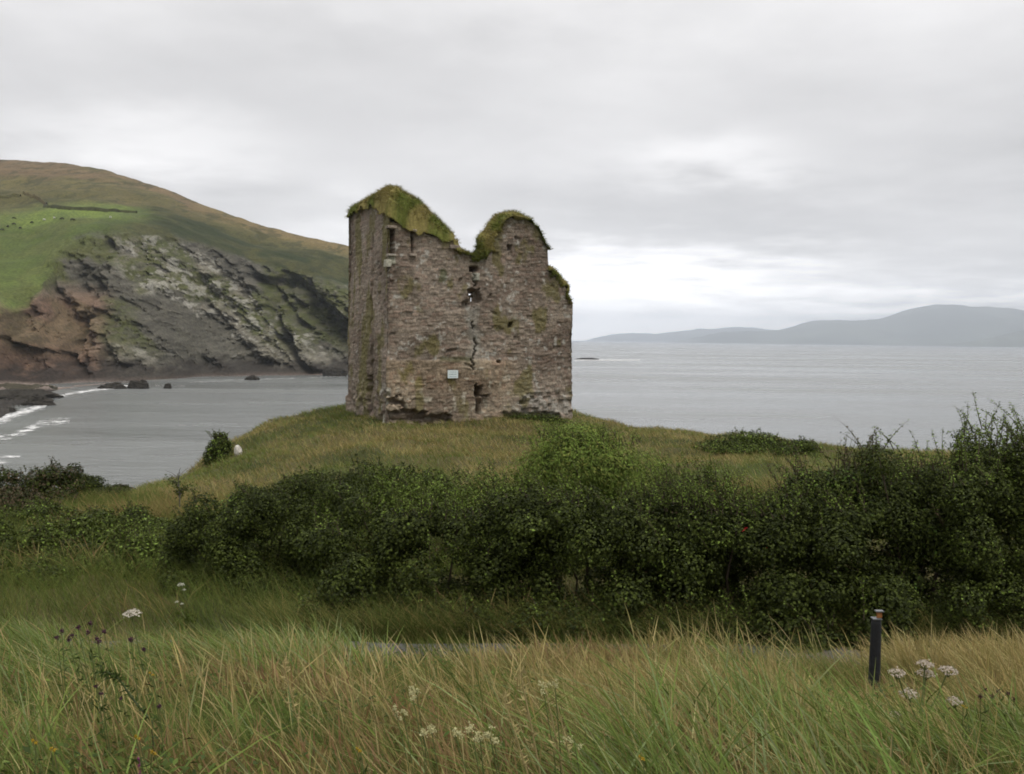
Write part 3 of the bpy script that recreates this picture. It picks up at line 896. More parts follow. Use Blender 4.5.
bag = Bag()
for q in WEEDS:
    n = len(q); nn = unit(rng, n) * 0.6 + np.array((0, -0.2, 0.8)); nn /= np.linalg.norm(nn, axis=1, keepdims=True)
    bag.add(*leaf_quads(q, nn, unit(rng, n) + np.array((-.3, 0, .2)), rng.uniform(0.025, 0.06, n), rng.uniform(0.012, 0.028, n), pick(['green', 'deep', 'lime'], [3, 4, 0.6], n)))
tag(bag.build('low_weeds', M_leaf), 'low broad-leaved weeds in patches between the meadow grasses', 'weeds', kind='stuff')


def shrub(name, label, cat, pxc, wpx, top_py, d, depth, n, pal, leaf=(0.06, 0.04), upright=0.0, shoots=6, shoot_len=(0.25, 0.6), seed=0,
          base_z=None, flowers=0, flower_col=(0.5, 0.02, 0.03), group=None, lobes=9, bare=0, shoot_pal=None, fill=True, spread=0.14, mass=False):
    r = np.random.default_rng(1000 + seed)
    cx = X_at(pxc, d); w = wpx / F * d
    bz = float(G(np.array(cx), np.array(d), False)) - 0.05 if base_z is None else base_z
    tz = at(pxc, top_py, d)[2]; h = max(tz - bz, 0.3)
    root = empty(name, (cx, d, bz), label, cat, group)
    LB = []
    if mass:
        w *= 1.22
        lobes = int(w * h * 8) + 10
        fill = False
        for k in range(lobes):
            a = -1 + 2 * ((k * 0.61803 + seed * 0.37) % 1.0)
            th_ = h * (0.70 + 0.34 * float(fbm(np.array(a * w * 0.9 + seed * 3.1), np.array(0.5), 0, 3, 470 + seed))) * (1 - 0.22 * abs(a) ** 3)
            rx, ry, rz = r.uniform(0.20, 0.46), r.uniform(0.25, 0.5), r.uniform(0.18, 0.42)
            if k % 4 == 0: z = th_ - rz * 0.8
            elif k % 4 == 1: z = r.uniform(0.0, 0.10) * h
            else: z = r.uniform(0.02, 1) * (th_ - rz)
            front = -0.5 + 0.35 * (z / h) ** 1.5
            y = r.uniform(front, min(0.4, front + (0.15 if k % 4 == 1 else 0.55))) * depth
            LB.append((a * w / 2, y, z, rx, ry, rz))
    for k in range(0 if mass else lobes):
        a = r.uniform(-1, 1)
        hz = r.uniform(0.25, 0.74) if k > 2 else 0.70
        rx = w * r.uniform(0.20, 0.34); ry = depth * r.uniform(0.25, 0.4); rz = h * r.uniform(0.22, 0.34)
        env = math.sqrt(max(0, 1 - abs(a) ** 2.5))
        zc = h * hz * (0.62 + 0.38 * env)
        zc = min(zc, h - rz * 0.98)
        if k == 0: a = r.uniform(-0.15, 0.15); zc = h - rz * 0.98
        LB.append((a * max(w / 2 - rx * 0.8, 0.02), r.uniform(-1, 1) * max(depth / 2 - ry, 0.02), zc, rx, ry, rz))
    if fill:
        for k in range(max(2, int(w / 0.8))):
            LB.append(((k + 0.5) / max(2, int(w / 0.8)) * w - w / 2, r.uniform(-0.3, 0.1) * depth, h * 0.26, w * 0.3, depth * 0.45, h * 0.30))
            LB.append(((k + r.uniform(.2, .8)) / max(2, int(w / 0.8)) * w - w / 2, r.uniform(-0.45, -0.2) * depth, h * 0.12, w * 0.22, depth * 0.28, h * 0.22))
    LB = np.array(LB)
    if mass: LB[0, 2] = h - LB[0, 5]
    area = (LB[:, 3] * LB[:, 5] + LB[:, 3] * LB[:, 4] + LB[:, 4] * LB[:, 5])
    li = r.choice(len(LB), n, p=area / area.sum())
    u = unit(r, n)
    q = LB[li]
    lump = 0.42 + 1.12 * fbm(u[:, 0] * 2.6 + li * 3.7, u[:, 1] * 2.6, u[:, 2] * 2.6 + seed, 3, 400 + seed)
    rad = (1 - np.abs(r.normal(0, spread, n))) * lump
    p = q[:, :3] + u * q[:, 3:6] * rad[:, None]
    k = p[:, 2] > 0.02
    p, u, li, lump = p[k], u[k], li[k], lump[k]
    n = len(p)
    out = u + np.array((0, 0, 0.55)) + unit(r, n) * 0.75; out /= np.linalg.norm(out, axis=1, keepdims=True)
    ax = unit(r, n) * (1 - 0.55 * upright) + np.array((-0.25, 0, -0.25 + 1.35 * upright)) + u * 0.4
    keys, pr = pal
    cl = np.array([SHP[x] for x in keys])[r.choice(len(keys), n, p=np.array(pr) / sum(pr))]
    clump = fbm(p[:, 0] * 2.2, p[:, 1] * 2.2, p[:, 2] * 2.2, 3, 430 + seed)
    cl = cl * (0.55 + 0.9 * clump)[:, None] * r.uniform(0.8, 1.22, (n, 1))
    sc_ = r.uniform(0.65, 1.25, n)
    bag = Bag()
    bag.add(*leaf_quads(p, out, ax, leaf[0] * sc_, leaf[1] * sc_, cl))
    # leafy shoots breaking the outline
    bm = bmesh.new()
    spk, spp = shoot_pal or pal
    for s in range(shoots):
        q = LB[r.integers(0, min(lobes, len(LB)))]
        if mass and s % 3: q = LB[4 * r.integers(0, lobes // 4)]
        a0 = np.array((r.uniform(-0.8, 0.8) * q[3], r.uniform(-0.8, 0.3) * q[4], q[5] * 0.75)) + q[:3]
        L = r.uniform(*shoot_len); dv = np.array((r.normal(-0.1, 0.28), r.normal(0, 0.22), 1.0)); dv /= np.linalg.norm(dv)
        bend = np.array((r.normal(-0.15, 0.2), r.normal(0, 0.1), -0.1))
        tsh = np.linspace(0, 1, 5)
        pts = [a0 + dv * L * t_ + bend * L * t_ * t_ for t_ in tsh]
        tube(bm, pts, [0.007 * (1.15 - t_) * max(1, d / 18) for t_ in tsh], 4)
        nl = int(L / leaf[0] * 3.4) + 3
        if s < bare: nl = max(1, nl // 6)
        t_ = r.uniform(0.1, 1.0, nl)[:, None]
        pp = a0 + dv * L * t_ + bend * L * t_ ** 2 + r.normal(0, 0.012, (nl, 3))
        no = unit(r, nl) + np.array((0, -0.3, 0.7)); no /= np.linalg.norm(no, axis=1, keepdims=True)
        axx = unit(r, nl) * np.array((1, 1, 0.4)) + np.array((0, 0, 0.55))
        cc = np.array([SHP[x] for x in spk])[r.choice(len(spk), nl, p=np.array(spp) / sum(spp))] * r.uniform(0.75, 1.4, (nl, 1))
        s2 = r.uniform(0.6, 1.15, nl) * (1.1 - 0.5 * t_[:, 0])
        bag.add(*leaf_quads(pp, no, axx, leaf[0] * s2, leaf[1] * s2, cc))
    # stems from the ground into the lobes
    for q in LB[:min(lobes, 7)]:
        b0 = np.array((q[0] * 0.35 + r.normal(0, 0.05), q[1] * 0.35, -0.05))
        e = q[:3] + np.array((0, 0, q[5] * 0.5)); mid = b0 * 0.5 + e * 0.5 + r.normal(0, 0.06, 3) * h
        s0 = 0.012 + 0.008 * h
        tube(bm, [b0, mid, e], [s0, s0 * 0.65, s0 * 0.25], 5)
    fo_ = bag.build('foliage', M_leaf, root)
    from_bm('stems', bm, M_bark, root)
    if flowers:
        i = r.integers(0, n, flowers * 4)
        i = i[(u[i, 1] < 0.1)][:flowers]
        bg = Bag(); fp = p[i] + u[i] * 0.05
        for rep in range(3):
            nn = unit(r, len(i)); bg.add(*leaf_quads(fp, nn, unit(r, len(i)), np.full(len(i), 0.06), np.full(len(i), 0.04), np.array(flower_col) * r.uniform(0.7, 1.2, (len(i), 1))))
        bg.build('blossom', M_petal, root)
    return root


HG = 'shrubs of the dark hedge beyond the path'
D1 = (['dark', 'mid'], [3, 2]); D2 = (['dark', 'mid', 'light'], [3, 3, 0.05]); L1 = (['light', 'mid', 'yellow'], [4, 1.0, 1.2])
B1, B2 = (0.050, 0.037), (0.044, 0.030)
def hedge(name, label, px, w, top, d, depth, n, pal, leaf, up, sh, sl, seed, **kw):
    n = int(n * 1.45) if leaf in (B1, B2) else n
    kw.setdefault('group', HG)
    shrub(name, label, 'bush', px, w, top, d, depth, n, pal, leaf, up, sh, sl, seed, **kw)
hedge('willow_bush', 'light green feathery dome-topped bush rising behind the hedge below the tower', 588, 190, 424, 18.0, 3.0, 80000, L1, (0.085, 0.022), 0.9, 300, (0.2, 0.42), 1, lobes=16, group=None)
hedge('willow_bush', 'soft mid green bush just left of the light green dome', 430, 200, 462, 17.5, 3.0, 40000, (['mid', 'light', 'dark'], [3, 1.6, 1]), (0.07, 0.026), 0.6, 110, (0.12, 0.3), 2, group=None, mass=True)
hedge('bramble_bush', 'dark bramble mass left of the hedge centre with its foot in rough grass', 440, 190, 494, 13.9, 2.4, 36000, D2, B1, 0.1, 110, (0.15, 0.5), 3, lobes=12, shoot_pal=(['mid', 'light'], [2, 1]), mass=True)
hedge('bramble_bush', 'darkest bramble mass at the hedge centre, in front of the light green dome', 592, 195, 482, 13.5, 2.4, 46000, D2, B1, 0.1, 120, (0.15, 0.5), 4, lobes=13, shoot_pal=(['mid', 'light'], [2, 1]), mass=True)
hedge('hawthorn_bush', 'dark upright bush at the left end of the hedge, taller than its neighbours', 318, 100, 461, 15.8, 2.2, 26000, D1, B2, 0.1, 34, (0.12, 0.3), 5, mass=True)
hedge('bramble_bush', 'low dark bush outermost at the left end of the hedge', 250, 128, 489, 15.2, 2.2, 26000, D2, B1, 0.1, 30, (0.1, 0.28), 6, mass=True)
hedge('hawthorn_bush', 'dark bush with a reddish spray between the bramble mass and the shoots', 685, 112, 470, 14.0, 2.2, 36000, (['dark', 'mid', 'brown'], [3, 2, 0.25]), B2, 0.2, 100, (0.2, 0.55), 7, shoot_pal=(['mid', 'light'], [2, 1]), mass=True)
hedge('fuchsia_bush', 'bush of upright pale green shoots dotted with red flowers', 745, 125, 480, 13.3, 2.0, 30000, (['mid', 'dark', 'light'], [3, 3, 0.5]), (0.055, 0.028), 0.7, 160, (0.3, 0.7), 8, flowers=5, shoot_pal=(['light', 'mid'], [2, 2]), mass=True)
hedge('bramble_bush', 'low dark bush behind the black post', 812, 100, 490, 13.1, 2.2, 34000, D1, B1, 0.1, 80, (0.2, 0.6), 9, shoot_pal=(['mid', 'light'], [2, 1]), mass=True)
hedge('blackthorn_bush', 'ivy-green bush topped with bare brownish twigs', 858, 115, 448, 14.0, 2.4, 42000, (['dark', 'mid', 'bright'], [3, 2.5, 0.35]), B1, 0.1, 84, (0.3, 0.75), 10, bare=34, shoot_pal=(['brown', 'mid'], [2, 2]), mass=True)
hedge('hawthorn_bush', 'tall dark green bush right of the bare brownish twigs', 925, 118, 442, 13.7, 2.4, 48000, D2, B2, 0.2, 90, (0.25, 0.6), 11, shoot_pal=(['mid', 'light'], [2, 2]), mass=True)
hedge('hawthorn_bush', 'tallest bush with leafy sprigs at the right end of the hedge', 1008, 135, 430, 13.4, 2.6, 56000, (['mid', 'dark', 'light'], [3, 3, 0.3]), B2, 0.2, 120, (0.25, 0.75), 12, shoot_pal=(['mid', 'light'], [2, 2]), mass=True)
hedge('hawthorn_bush', 'bush cut by the right edge of the view beyond the tallest sprigs', 1085, 190, 420, 13.9, 2.8, 52000, D2, (0.06, 0.044), 0.2, 30, (0.2, 0.5), 13, mass=True)
hedge('bramble_bush', 'low dark thicket on the left slope above the rough grass', 40, 170, 520, 17, 2.8, 32000, (['dark', 'mid', 'light'], [1, 3, 0.5]), (0.062, 0.045), 0.1, 40, (0.12, 0.3), 14, group=None, mass=True)
hedge('bramble_bush', 'broad low green scrub on the left slope below the water, left of the sapling', 95, 165, 503, 21, 2.6, 38000, (['mid', 'light', 'dark'], [3, 0.8, 1.5]), (0.07, 0.045), 0.2, 50, (0.12, 0.35), 25, group=None, mass=True)
hedge('bramble_bush', 'dark bush at the left edge low on the slope, under the thicket', -10, 150, 548, 15.8, 2.2, 24000, (['mid', 'dark', 'light'], [3, 2, 0.5]), (0.062, 0.045), 0.1, 40, (0.12, 0.3), 26, group=None, mass=True)
shrub('nettle_patch', 'mid green nettle patch at the foot of the left slope', 'plant', 150, 165, 530, 16.5, 2.4, 36000, (['mid', 'light', 'dark'], [3, 1.5, 1]), (0.07, 0.042), 0.3, 80, (0.15, 0.4), 15, mass=True)
hedge('heath_bush', 'brownish dark bush highest on the left slope, against the water', 20, 100, 462, 28, 3.0, 24000, (['dark', 'brown', 'mid'], [3, 1.5, 1.5]), (0.085, 0.05), 0.3, 30, (0.15, 0.4), 16, group=None, mass=True)
hedge('heath_bush', 'small round dark bush on the slope edge against the water', 78, 46, 475, 32, 2.0, 9000, (['dark', 'mid'], [3, 2]), (0.09, 0.05), 0.2, 10, (0.1, 0.3), 17, group=None)
hedge('heath_bush', 'lowest of the dark bushes along the slope edge beside the water', 113, 44, 486, 34, 2.0, 7000, (['dark', 'mid', 'brown'], [3, 2, 1]), (0.09, 0.05), 0.2, 10, (0.1, 0.3), 18, group=None)
hedge('heath_bush', 'dark rusty scrub in a hollow at the left edge', 10, 80, 487, 23, 2.4, 14000, (['dark', 'brown'], [2, 2]), (0.075, 0.045), 0.2, 14, (0.1, 0.3), 19, group=None)
hedge('gorse_bush', 'lone round green bush on the mound edge left of the tower', 217, 28, 436, 55, 1.6, 4200, (['mid', 'dark', 'light'], [3, 2, 1]), (0.15, 0.09), 0.3, 44, (0.25, 0.6), 20, base_z=float(at(217, 463, 55)[2]), group=None, lobes=7)
hedge('gorse_bush', 'low dark green scrub on the mound to the right of the tower', 748, 80, 432, 48, 3.0, 12000, (['mid', 'dark', 'light'], [3, 2, 1]), (0.12, 0.06), 0.3, 26, (0.15, 0.4), 21, group=None)
hedge('gorse_bush', 'narrow strip of scrub on the mound crest above the hedge shoots', 797, 46, 440, 45, 2.0, 6000, (['mid', 'dark', 'light'], [3, 2, 1]), (0.12, 0.06), 0.3, 12, (0.15, 0.4), 22, group=None)
hedge('bramble_bush', 'low spreading bush on the mound slope between hedge and tower', 372, 150, 464, 22, 2.5, 22000, (['mid', 'dark', 'light'], [3, 3, 1]), (0.075, 0.05), 0.2, 34, (0.12, 0.3), 23, group=None, mass=True)
hedge('bramble_bush', 'small low bush just right of the sapling at the mound foot', 246, 54, 484, 21, 1.8, 9000, (['mid', 'light', 'dark'], [3, 1, 2]), (0.07, 0.045), 0.2, 14, (0.12, 0.3), 24, group=None)

shrub('nettle_patch', 'dark green nettles against the foot of the tower front, right of the dark breach', 'plant', 533, 58, 413, 60.0, 0.9, 5000, (['mid', 'dark', 'light'], [3, 2, 1]), (0.12, 0.06), 0.4, 20, (0.1, 0.3), 31, base_z=EYE - 5.6)
# slender sapling with a bare grey top and a white flower head
d = 24.0; sx0 = X_at(176, d); szb = float(G(np.array(sx0), np.array(d)))
sap = empty('sapling', (sx0, d, szb), 'slender sapling with bare grey twigs on top, standing before the mound', 'sapling')
bm = bmesh.new(); rr = np.random.default_rng(5); bag = Bag()
hs = at(176, 462, d)[2] - szb
tube(bm, [(0, 0, -0.05), (0.03, 0, hs * 0.45), (-0.03, 0, hs * 0.8)], [0.02, 0.016, 0.01], 5)
for k in range(22):
    z0 = hs * rr.uniform(0.35, 0.8); a = rr.uniform(0, 6.28); L = rr.uniform(0.15, 0.38)
    e = np.array((math.cos(a) * L, math.sin(a) * L, z0 + L * 0.7))
    tube(bm, [(0, 0, z0), e * np.array((0.5, 0.5, 1)) - np.array((0, 0, L * .25)), e], [0.009, 0.007, 0.005], 4)
    if z0 < hs * 0.66:
        nl = 16; pp = np.array((0, 0, z0)) + (e - np.array((0, 0, z0))) * rr.uniform(0.2, 1.1, (nl, 1)) + rr.normal(0, 0.04, (nl, 3))
        bag.add(*leaf_quads(pp, unit(rr, nl), unit(rr, nl), np.full(nl, 0.075), np.full(nl, 0.035), SHP['mid'] * rr.uniform(0.7, 1.4, (nl, 1))))
from_bm('stem', bm, mat_plain('grey_twig', (0.12, 0.11, 0.10), 0.9), sap)
bag.build('foliage', M_leaf, sap)

# ------------------------------------------------------------------ flowers of the bank
def umbel(bag, c, rad, r, colr, n=150):
    """flat domed flower head made of many small florets"""
    a = r.uniform(0, 2 * math.pi, n); q = np.sqrt(r.random(n)) * rad
    p = np.stack([c[0] + np.cos(a) * q, c[1] + np.sin(a) * q, c[2] + rad * 0.42 * (1 - (q / rad) ** 2) + r.normal(0, 0.004, n)], -1)
    nn = np.stack([np.cos(a) * q / rad * 0.6, np.sin(a) * q / rad * 0.6, np.ones(n)], -1) + r.normal(0, 0.35, (n, 3)); nn /= np.linalg.norm(nn, axis=1, keepdims=True)
    s = rad * r.uniform(0.18, 0.3, n)
    bag.add(*leaf_quads(p - 0, nn, unit(r, n), s, s * 0.9, np.array(colr) * r.uniform(0.7, 1.1, (n, 1))))


M_stem = mat_plain('green_stem', (0.09, 0.11, 0.035), 0.8, 0.2)
M_dry = mat_plain('dry_stem', (0.30, 0.24, 0.11), 0.85, 0.15)


def hogweed(label, heads, d, rad, colr, seed, group=None, name='hogweed'):
    r = np.random.default_rng(seed)
    pxm = np.mean([h[0] for h in heads]); x0 = X_at(pxm, d); z0 = float(G(np.array(x0), np.array(d)))
    root = empty(name, (x0, d, z0), label, 'flower', group)
    o_ = np.array((x0, d, z0)); bm = bmesh.new()
    for hx, hy, sc in heads:
        dd = d + r.uniform(-0.2, 0.2)
        c = at(hx, hy, dd) - o_
        fork = np.array((0.02, 0, max(0.12, c[2] * 0.45)))
        tube(bm, [(0, 0, -0.03), fork, fork * 0.4 + c * 0.6 + np.array((0, 0, -0.03)), c], [0.009, 0.007, 0.005, 0.004], 5)
        for k in range(9):
            a = k * 0.7; e = c + np.array((math.cos(a) * rad * sc * 0.8, math.sin(a) * rad * sc * 0.8, rad * 0.1))
            tube(bm, [c - np.array((0, 0, rad * 0.7)), e], [0.002, 0.0018], 3)
        bg = Bag(); umbel(bg, c, rad * sc, r, colr)
        bg.build('umbel', M_petal, root)
    from_bm('stem', bm, M_stem, root)
    bg = Bag(); n = 40
    p = np.stack([r.normal(0, 0.07, n), r.normal(0, 0.07, n), r.uniform(0.02, 0.2, n)], -1)
    bg.add(*leaf_quads(p, unit(r, n) + np.array((0, 0, 0.6)), unit(r, n), np.full(n, 0.09), np.full(n, 0.04), P['green'] * r.uniform(0.7, 1.2, (n, 1))))
    bg.build('leaves', M_leaf, root)


hogweed('branching plant with several flat dirty-white flower heads right of the black post', [(897, 673, .9), (926, 674, 1.05), (925, 664.5, .9), (948, 671, 1), (909, 694, 1), (954, 702, .95), (898, 715, .8)], 5.2, 0.054, (0.50, 0.43, 0.35), 61)
hogweed('single flat white flower head above the pale grass on the left', [(132, 614, 1.0)], 7.0, 0.068, (0.60, 0.55, 0.47), 62)
hogweed('pair of small white flower heads high on the dark left slope', [(181, 585, 1.0), (184, 590, .6)], 12.9, 0.05, (0.62, 0.62, 0.50), 63)
hogweed('pair of tiny white flower heads low on the dark left slope', [(177, 602, 0.8), (182, 604, .7)], 12.5, 0.035, (0.62, 0.62, 0.50), 64)


def meadowsweet(label, heads, d, seed):
    r = np.random.default_rng(seed)
    pxm = np.mean([h[0] for h in heads]) + 6; x0 = X_at(pxm, d); z0 = float(G(np.array(x0), np.array(d)))
    root = empty('meadowsweet', (x0, d, z0), label, 'flower', 'cream flowers in the near grass')
    o_ = np.array((x0, d, z0)); bm = bmesh.new()
    for hx, hy, s in heads:
        c = at(hx, hy, d + r.uniform(-.1, .1)) - o_
        tube(bm, [(0.01, 0, -0.03), c * 0.5 + np.array((0.02, 0, 0.03)), c], [0.003, 0.0025, 0.002], 5)
        bg = Bag()
        for k in range(4):
            cc = c + r.normal(0, 0.015, 3) * s + np.array((0, 0, 0.006 * k)); n = 20
            p = cc + r.normal(0, 0.006, (n, 3)) * s
            bg.add(*leaf_quads(p, unit(r, n), unit(r, n), r.uniform(0.006, 0.011, n), r.uniform(0.005, 0.009, n), np.array((0.56, 0.53, 0.29)) * r.uniform(0.75, 1.15, (n, 1))))
        bg.build('flower_head', M_petal, root)
    from_bm('stem', bm, M_stem, root)


meadowsweet('taller of the cream flowers in the rusty grass left of centre, two sprays', [(416, 690, 1.1), (413, 698, .8)], 4.0, 71)
meadowsweet('faint cream flowers close below the taller left spray', [(396, 713, .6), (404, 715, .6)], 3.9, 72)
meadowsweet('cream flowers in a low row, left end of the row', [(423, 734, .8), (432, 732, .6)], 3.55, 73)
meadowsweet('cream flowers in the middle of the low row', [(455, 735, .9), (473, 734, 1.1), (480, 738, .7)], 3.55, 74)
meadowsweet('cream flower at the right end of the low row', [(494, 741, 1.0), (490, 736, .7)], 3.55, 75)
meadowsweet('cream flower at the tip of a tall stem at the bottom centre', [(543, 688, 1.1), (555, 686, .5)], 3.80, 76)
meadowsweet('cream flower low among the grass right of the tall stems', [(574, 739, .9)], 3.55, 77)


def tall_stalk(label, tip_px, foot_px, d, wid, seed, oats=True):
    r = np.random.default_rng(seed)
    x0 = X_at(foot_px, d); z0 = float(G(np.array(x0), np.array(d)))
    root = empty('grass_stalk', (x0, d, z0), label, 'grass stalk', 'tall dry stalks in the near grass')
    tip = at(tip_px[0], tip_px[1], d) - np.array((x0, d, z0))
    bm = bmesh.new()
    pts = [np.array((0, 0, -0.02)), tip * 0.4 + np.array((0.015, 0, 0.03)), tip * 0.75 + np.array((0.008, 0, 0.015)), tip]
    tube(bm, pts, [wid, wid * .9, wid * .8, wid * 0.4], 5)
    from_bm('stem', bm, M_dry, root)
    bg = Bag()
    for k in range(12 if oats else 5):
        t_ = 0.55 + 0.45 * k / 12
        c = tip * t_ + np.array((0.012 * (1 - t_), 0, 0.01)); n = 3
        ax = np.tile(np.array((r.choice((-0.5, 0.7)), r.normal(0, .3), 0.6)), (n, 1)) + r.normal(0, .15, (n, 3))
        bg.add(*leaf_quads(np.tile(c, (n, 1)), unit(r, n), ax, np.full(n, 0.04), np.full(n, 0.009), P['straw'] * r.uniform(0.8, 1.2, (n, 1))))
    bg.build('seed_head', M_grass, root)


tall_stalk('tallest straw stalk at bottom centre with seed spikelets at mid height', (519, 668), 545, 3.7, 0.0045, 81)
tall_stalk('straw stalk leaning left of the tallest stalk', (502, 694), 541, 3.65, 0.004, 82)
tall_stalk('straw stalk leaning right of the tallest stalk under the cream flower', (546, 692), 568, 3.75, 0.0045, 83, False)
tall_stalk('thin straw stalk rightmost of the bottom-centre group', (553, 689), 580, 3.8, 0.0035, 84, False)
tall_stalk('thin straw stalk rising beside the pale grass on the left', (282, 660), 300, 4.6, 0.003, 85)


def thistle(name, label, heads, d, foot, seed, colr, hs=0.02):
    r = np.random.default_rng(seed)
    x0 = X_at(foot, d); z0 = float(G(np.array(x0), np.array(d)))
    root = empty(name, (x0, d, z0), label, 'flower')
    o_ = np.array((x0, d, z0)); bm = bmesh.new(); bl = Bag()
    for hx, hy in heads:
        c = at(hx, hy, d + r.uniform(-.3, .3)) - o_
        f0 = np.array((c[0] * r.uniform(0.3, 1.1) + r.uniform(0, 0.08), c[1] * 0.8, -0.04))
        mid = f0 * 0.5 + c * 0.5 + np.array((r.normal(0.015, 0.02), 0, 0.0))
        tube(bm, [f0, mid, c], [0.0035, 0.003, 0.002], 5)
        n = 40; bg = Bag()
        bg.add(*leaf_quads(c + r.normal(0, hs * 0.32, (n, 3)), unit(r, n), unit(r, n) + np.array((0, 0, 0.8)), r.uniform(0.5, 1.0, n) * hs, r.uniform(0.3, 0.6, n) * hs, np.array(colr) * r.uniform(0.6, 1.4, (n, 1))))
        bg.build('flower_head', M_petal, root)
        n = 16; t_ = r.uniform(0.1, 0.9, (n, 1))
        bl.add(*leaf_quads(f0 + (c - f0) * t_, unit(r, n), unit(r, n), np.full(n, 0.05), np.full(n, 0.012), P['deep'] * r.uniform(0.7, 1.3, (n, 1))))
    from_bm('stem', bm, M_stem, root); bl.build('leaves', M_leaf, root)


PUR = (0.075, 0.03, 0.05)
thistle('knapweed', 'knapweed with a cluster of dark purple heads in the pale left grass', [(57, 638), (69, 640), (72, 636), (78, 628), (90, 624), (62, 632)], 5.6, 74, 91, PUR, 0.0187)
thistle('knapweed', 'knapweed with dark purple heads right of the dense cluster', [(97, 639), (104, 632), (88, 633), (98, 642)], 5.5, 104, 92, PUR, 0.0173)
thistle('knapweed', 'knapweed with one dark head below the white flower head', [(144, 650), (131, 640)], 5.4, 142, 93, PUR, 0.0173)
thistle('knapweed', 'low knapweed with dark heads in the rusty grass on the left', [(96, 687), (101, 694), (121, 699)], 4.4, 112, 94, PUR, 0.0130)
thistle('knapweed', 'single dark seed head on a short stem beside the bent dark stem', [(159, 707)], 4.2, 155, 95, PUR, 0.0130)
thistle('dock', 'brown seeding dock plant at the right edge of the near grass', [(985, 690), (992, 697), (999, 692), (1008, 694), (1014, 700), (980, 697)], 4.9, 996, 96, (0.10, 0.055, 0.045), 0.016)
# bent dark stem lying diagonally in the left grass
d = 4.5
A, B = at(100, 672, d), at(152, 722, d); f0 = float(G(np.array(B[0]), np.array(d)))
root = empty('thistle_stem', (B[0], d, f0), 'dark bent leafy stem leaning left in the near grass', 'plant')
o_ = np.array((B[0], d, f0)); bm = bmesh.new()
mid_ = at(118, 678, d)
tube(bm, [(0.02, 0, -0.03), B - o_, at(136, 703, d) - o_, mid_ - o_, at(106, 671, d) - o_, A - o_ + np.array((0, 0, -.02))], [0.005, 0.0055, 0.0055, 0.005, 0.004, 0.002], 6)
from_bm('stem', bm, mat_plain('dark_stem', (0.06, 0.08, 0.03), 0.8), root)
rr = np.random.default_rng(9); n = 170; t_ = rr.uniform(0, 1, (n, 1)); bg = Bag()
bg.add(*leaf_quads(np.where(t_ < .5, (B - o_) * (1 - 2 * t_) + (mid_ - o_) * 2 * t_, (mid_ - o_) * (2 - 2 * t_) + (A - o_) * (2 * t_ - 1)), unit(rr, n), unit(rr, n) + np.array((0, 0, .4)), np.full(n, 0.04), np.full(n, 0.008), P['deep'] * rr.uniform(0.8, 1.4, (n, 1))))
bg.build('leaves', M_leaf, root)
thistle('loosestrife', 'pink-purple flower spike at the bottom left edge of the grass', [(140, 764 + k * 3.2 - 4) for k in range(6)], 4.1, 140, 97, (0.26, 0.06, 0.16), 0.014)
for k, (px_, py_, lb) in enumerate([(33, 741, 'yellow flower nearest the bottom left corner'), (51, 749, 'yellow flower just right of the corner flower'), (136, 737, 'yellow flowers above the pink spike, upper one'), (152, 752, 'yellow flowers right of the pink spike, lower one'), (150, 673, 'pale yellow flower among the rusty grass above the bent stem'), (357, 749, 'yellow flower in the rusty grass at bottom centre-left'), (963, 706, 'tiny yellow flower right of the dirty-white flower heads'), (640, 757, 'tiny yellow flower in the short grass at bottom centre-right')]):
    thistle('hawkbit', lb, [(px_, py_), (px_ + 3, py_ + 2)], 3.6 if py_ > 720 else 4.7, px_ + 3, 110 + k, (0.5, 0.33, 0.03), 0.008)

# ------------------------------------------------------------------ marker post
d = 7.6; x0 = X_at(880, d); z0 = float(G(np.array(x0), np.array(d)))
post = empty('marker_post', (x0, d, z0), 'black waymark post with a small capped orange reflector, standing in the tan grass', 'post')
zt_ = at(880, 619, d)[2] - z0
M_post = mat_plain('black_recycled_plastic', (0.018, 0.019, 0.022), 0.65, 0.3, 25, 0.35)
M_lt = mat_plain('grey_metal', (0.12, 0.125, 0.13), 0.45, 0.5, 25, 0.15)
M_or = mat_plain('orange_reflector', (0.28, 0.12, 0.045), 0.35, 0.5, 25, 0.2)
bm = bmesh.new()
for (zz0, r0_) in [(0, 0.058)]:
    pr = [(-0.15, 0.050), (zt_ * 0.1, 0.050), (zt_ - 0.03, 0.042), (zt_, 0.036)]
    rings = [[bm.verts.new((math.cos(a * math.pi / 8) * q, math.sin(a * math.pi / 8) * q, z)) for a in range(16)] for z, q in pr]
    for A_, B_ in zip(rings, rings[1:]):
        for k in range(16): bm.faces.new((A_[k], A_[(k + 1) % 16], B_[(k + 1) % 16], B_[k]))
    bm.faces.new(rings[-1])
from_bm('shaft', bm, M_post, post)
cube_obj('cap_plate', (0.080, 0.075, 0.010), (-0.004, -0.01, zt_ + 0.008), M_lt, post, 0.003)
cube_obj('reflector', (0.045, 0.02, 0.05), (0.018, -0.015, zt_ + 0.04), M_or, post, 0.004)
cube_obj('reflector_hood', (0.070, 0.05, 0.010), (0.018, -0.012, zt_ + 0.073), M_lt, post, 0.003)
cube_obj('hood_bracket', (0.016, 0.016, 0.056), (0.03, 0.012, zt_ + 0.04), M_post, post, 0)

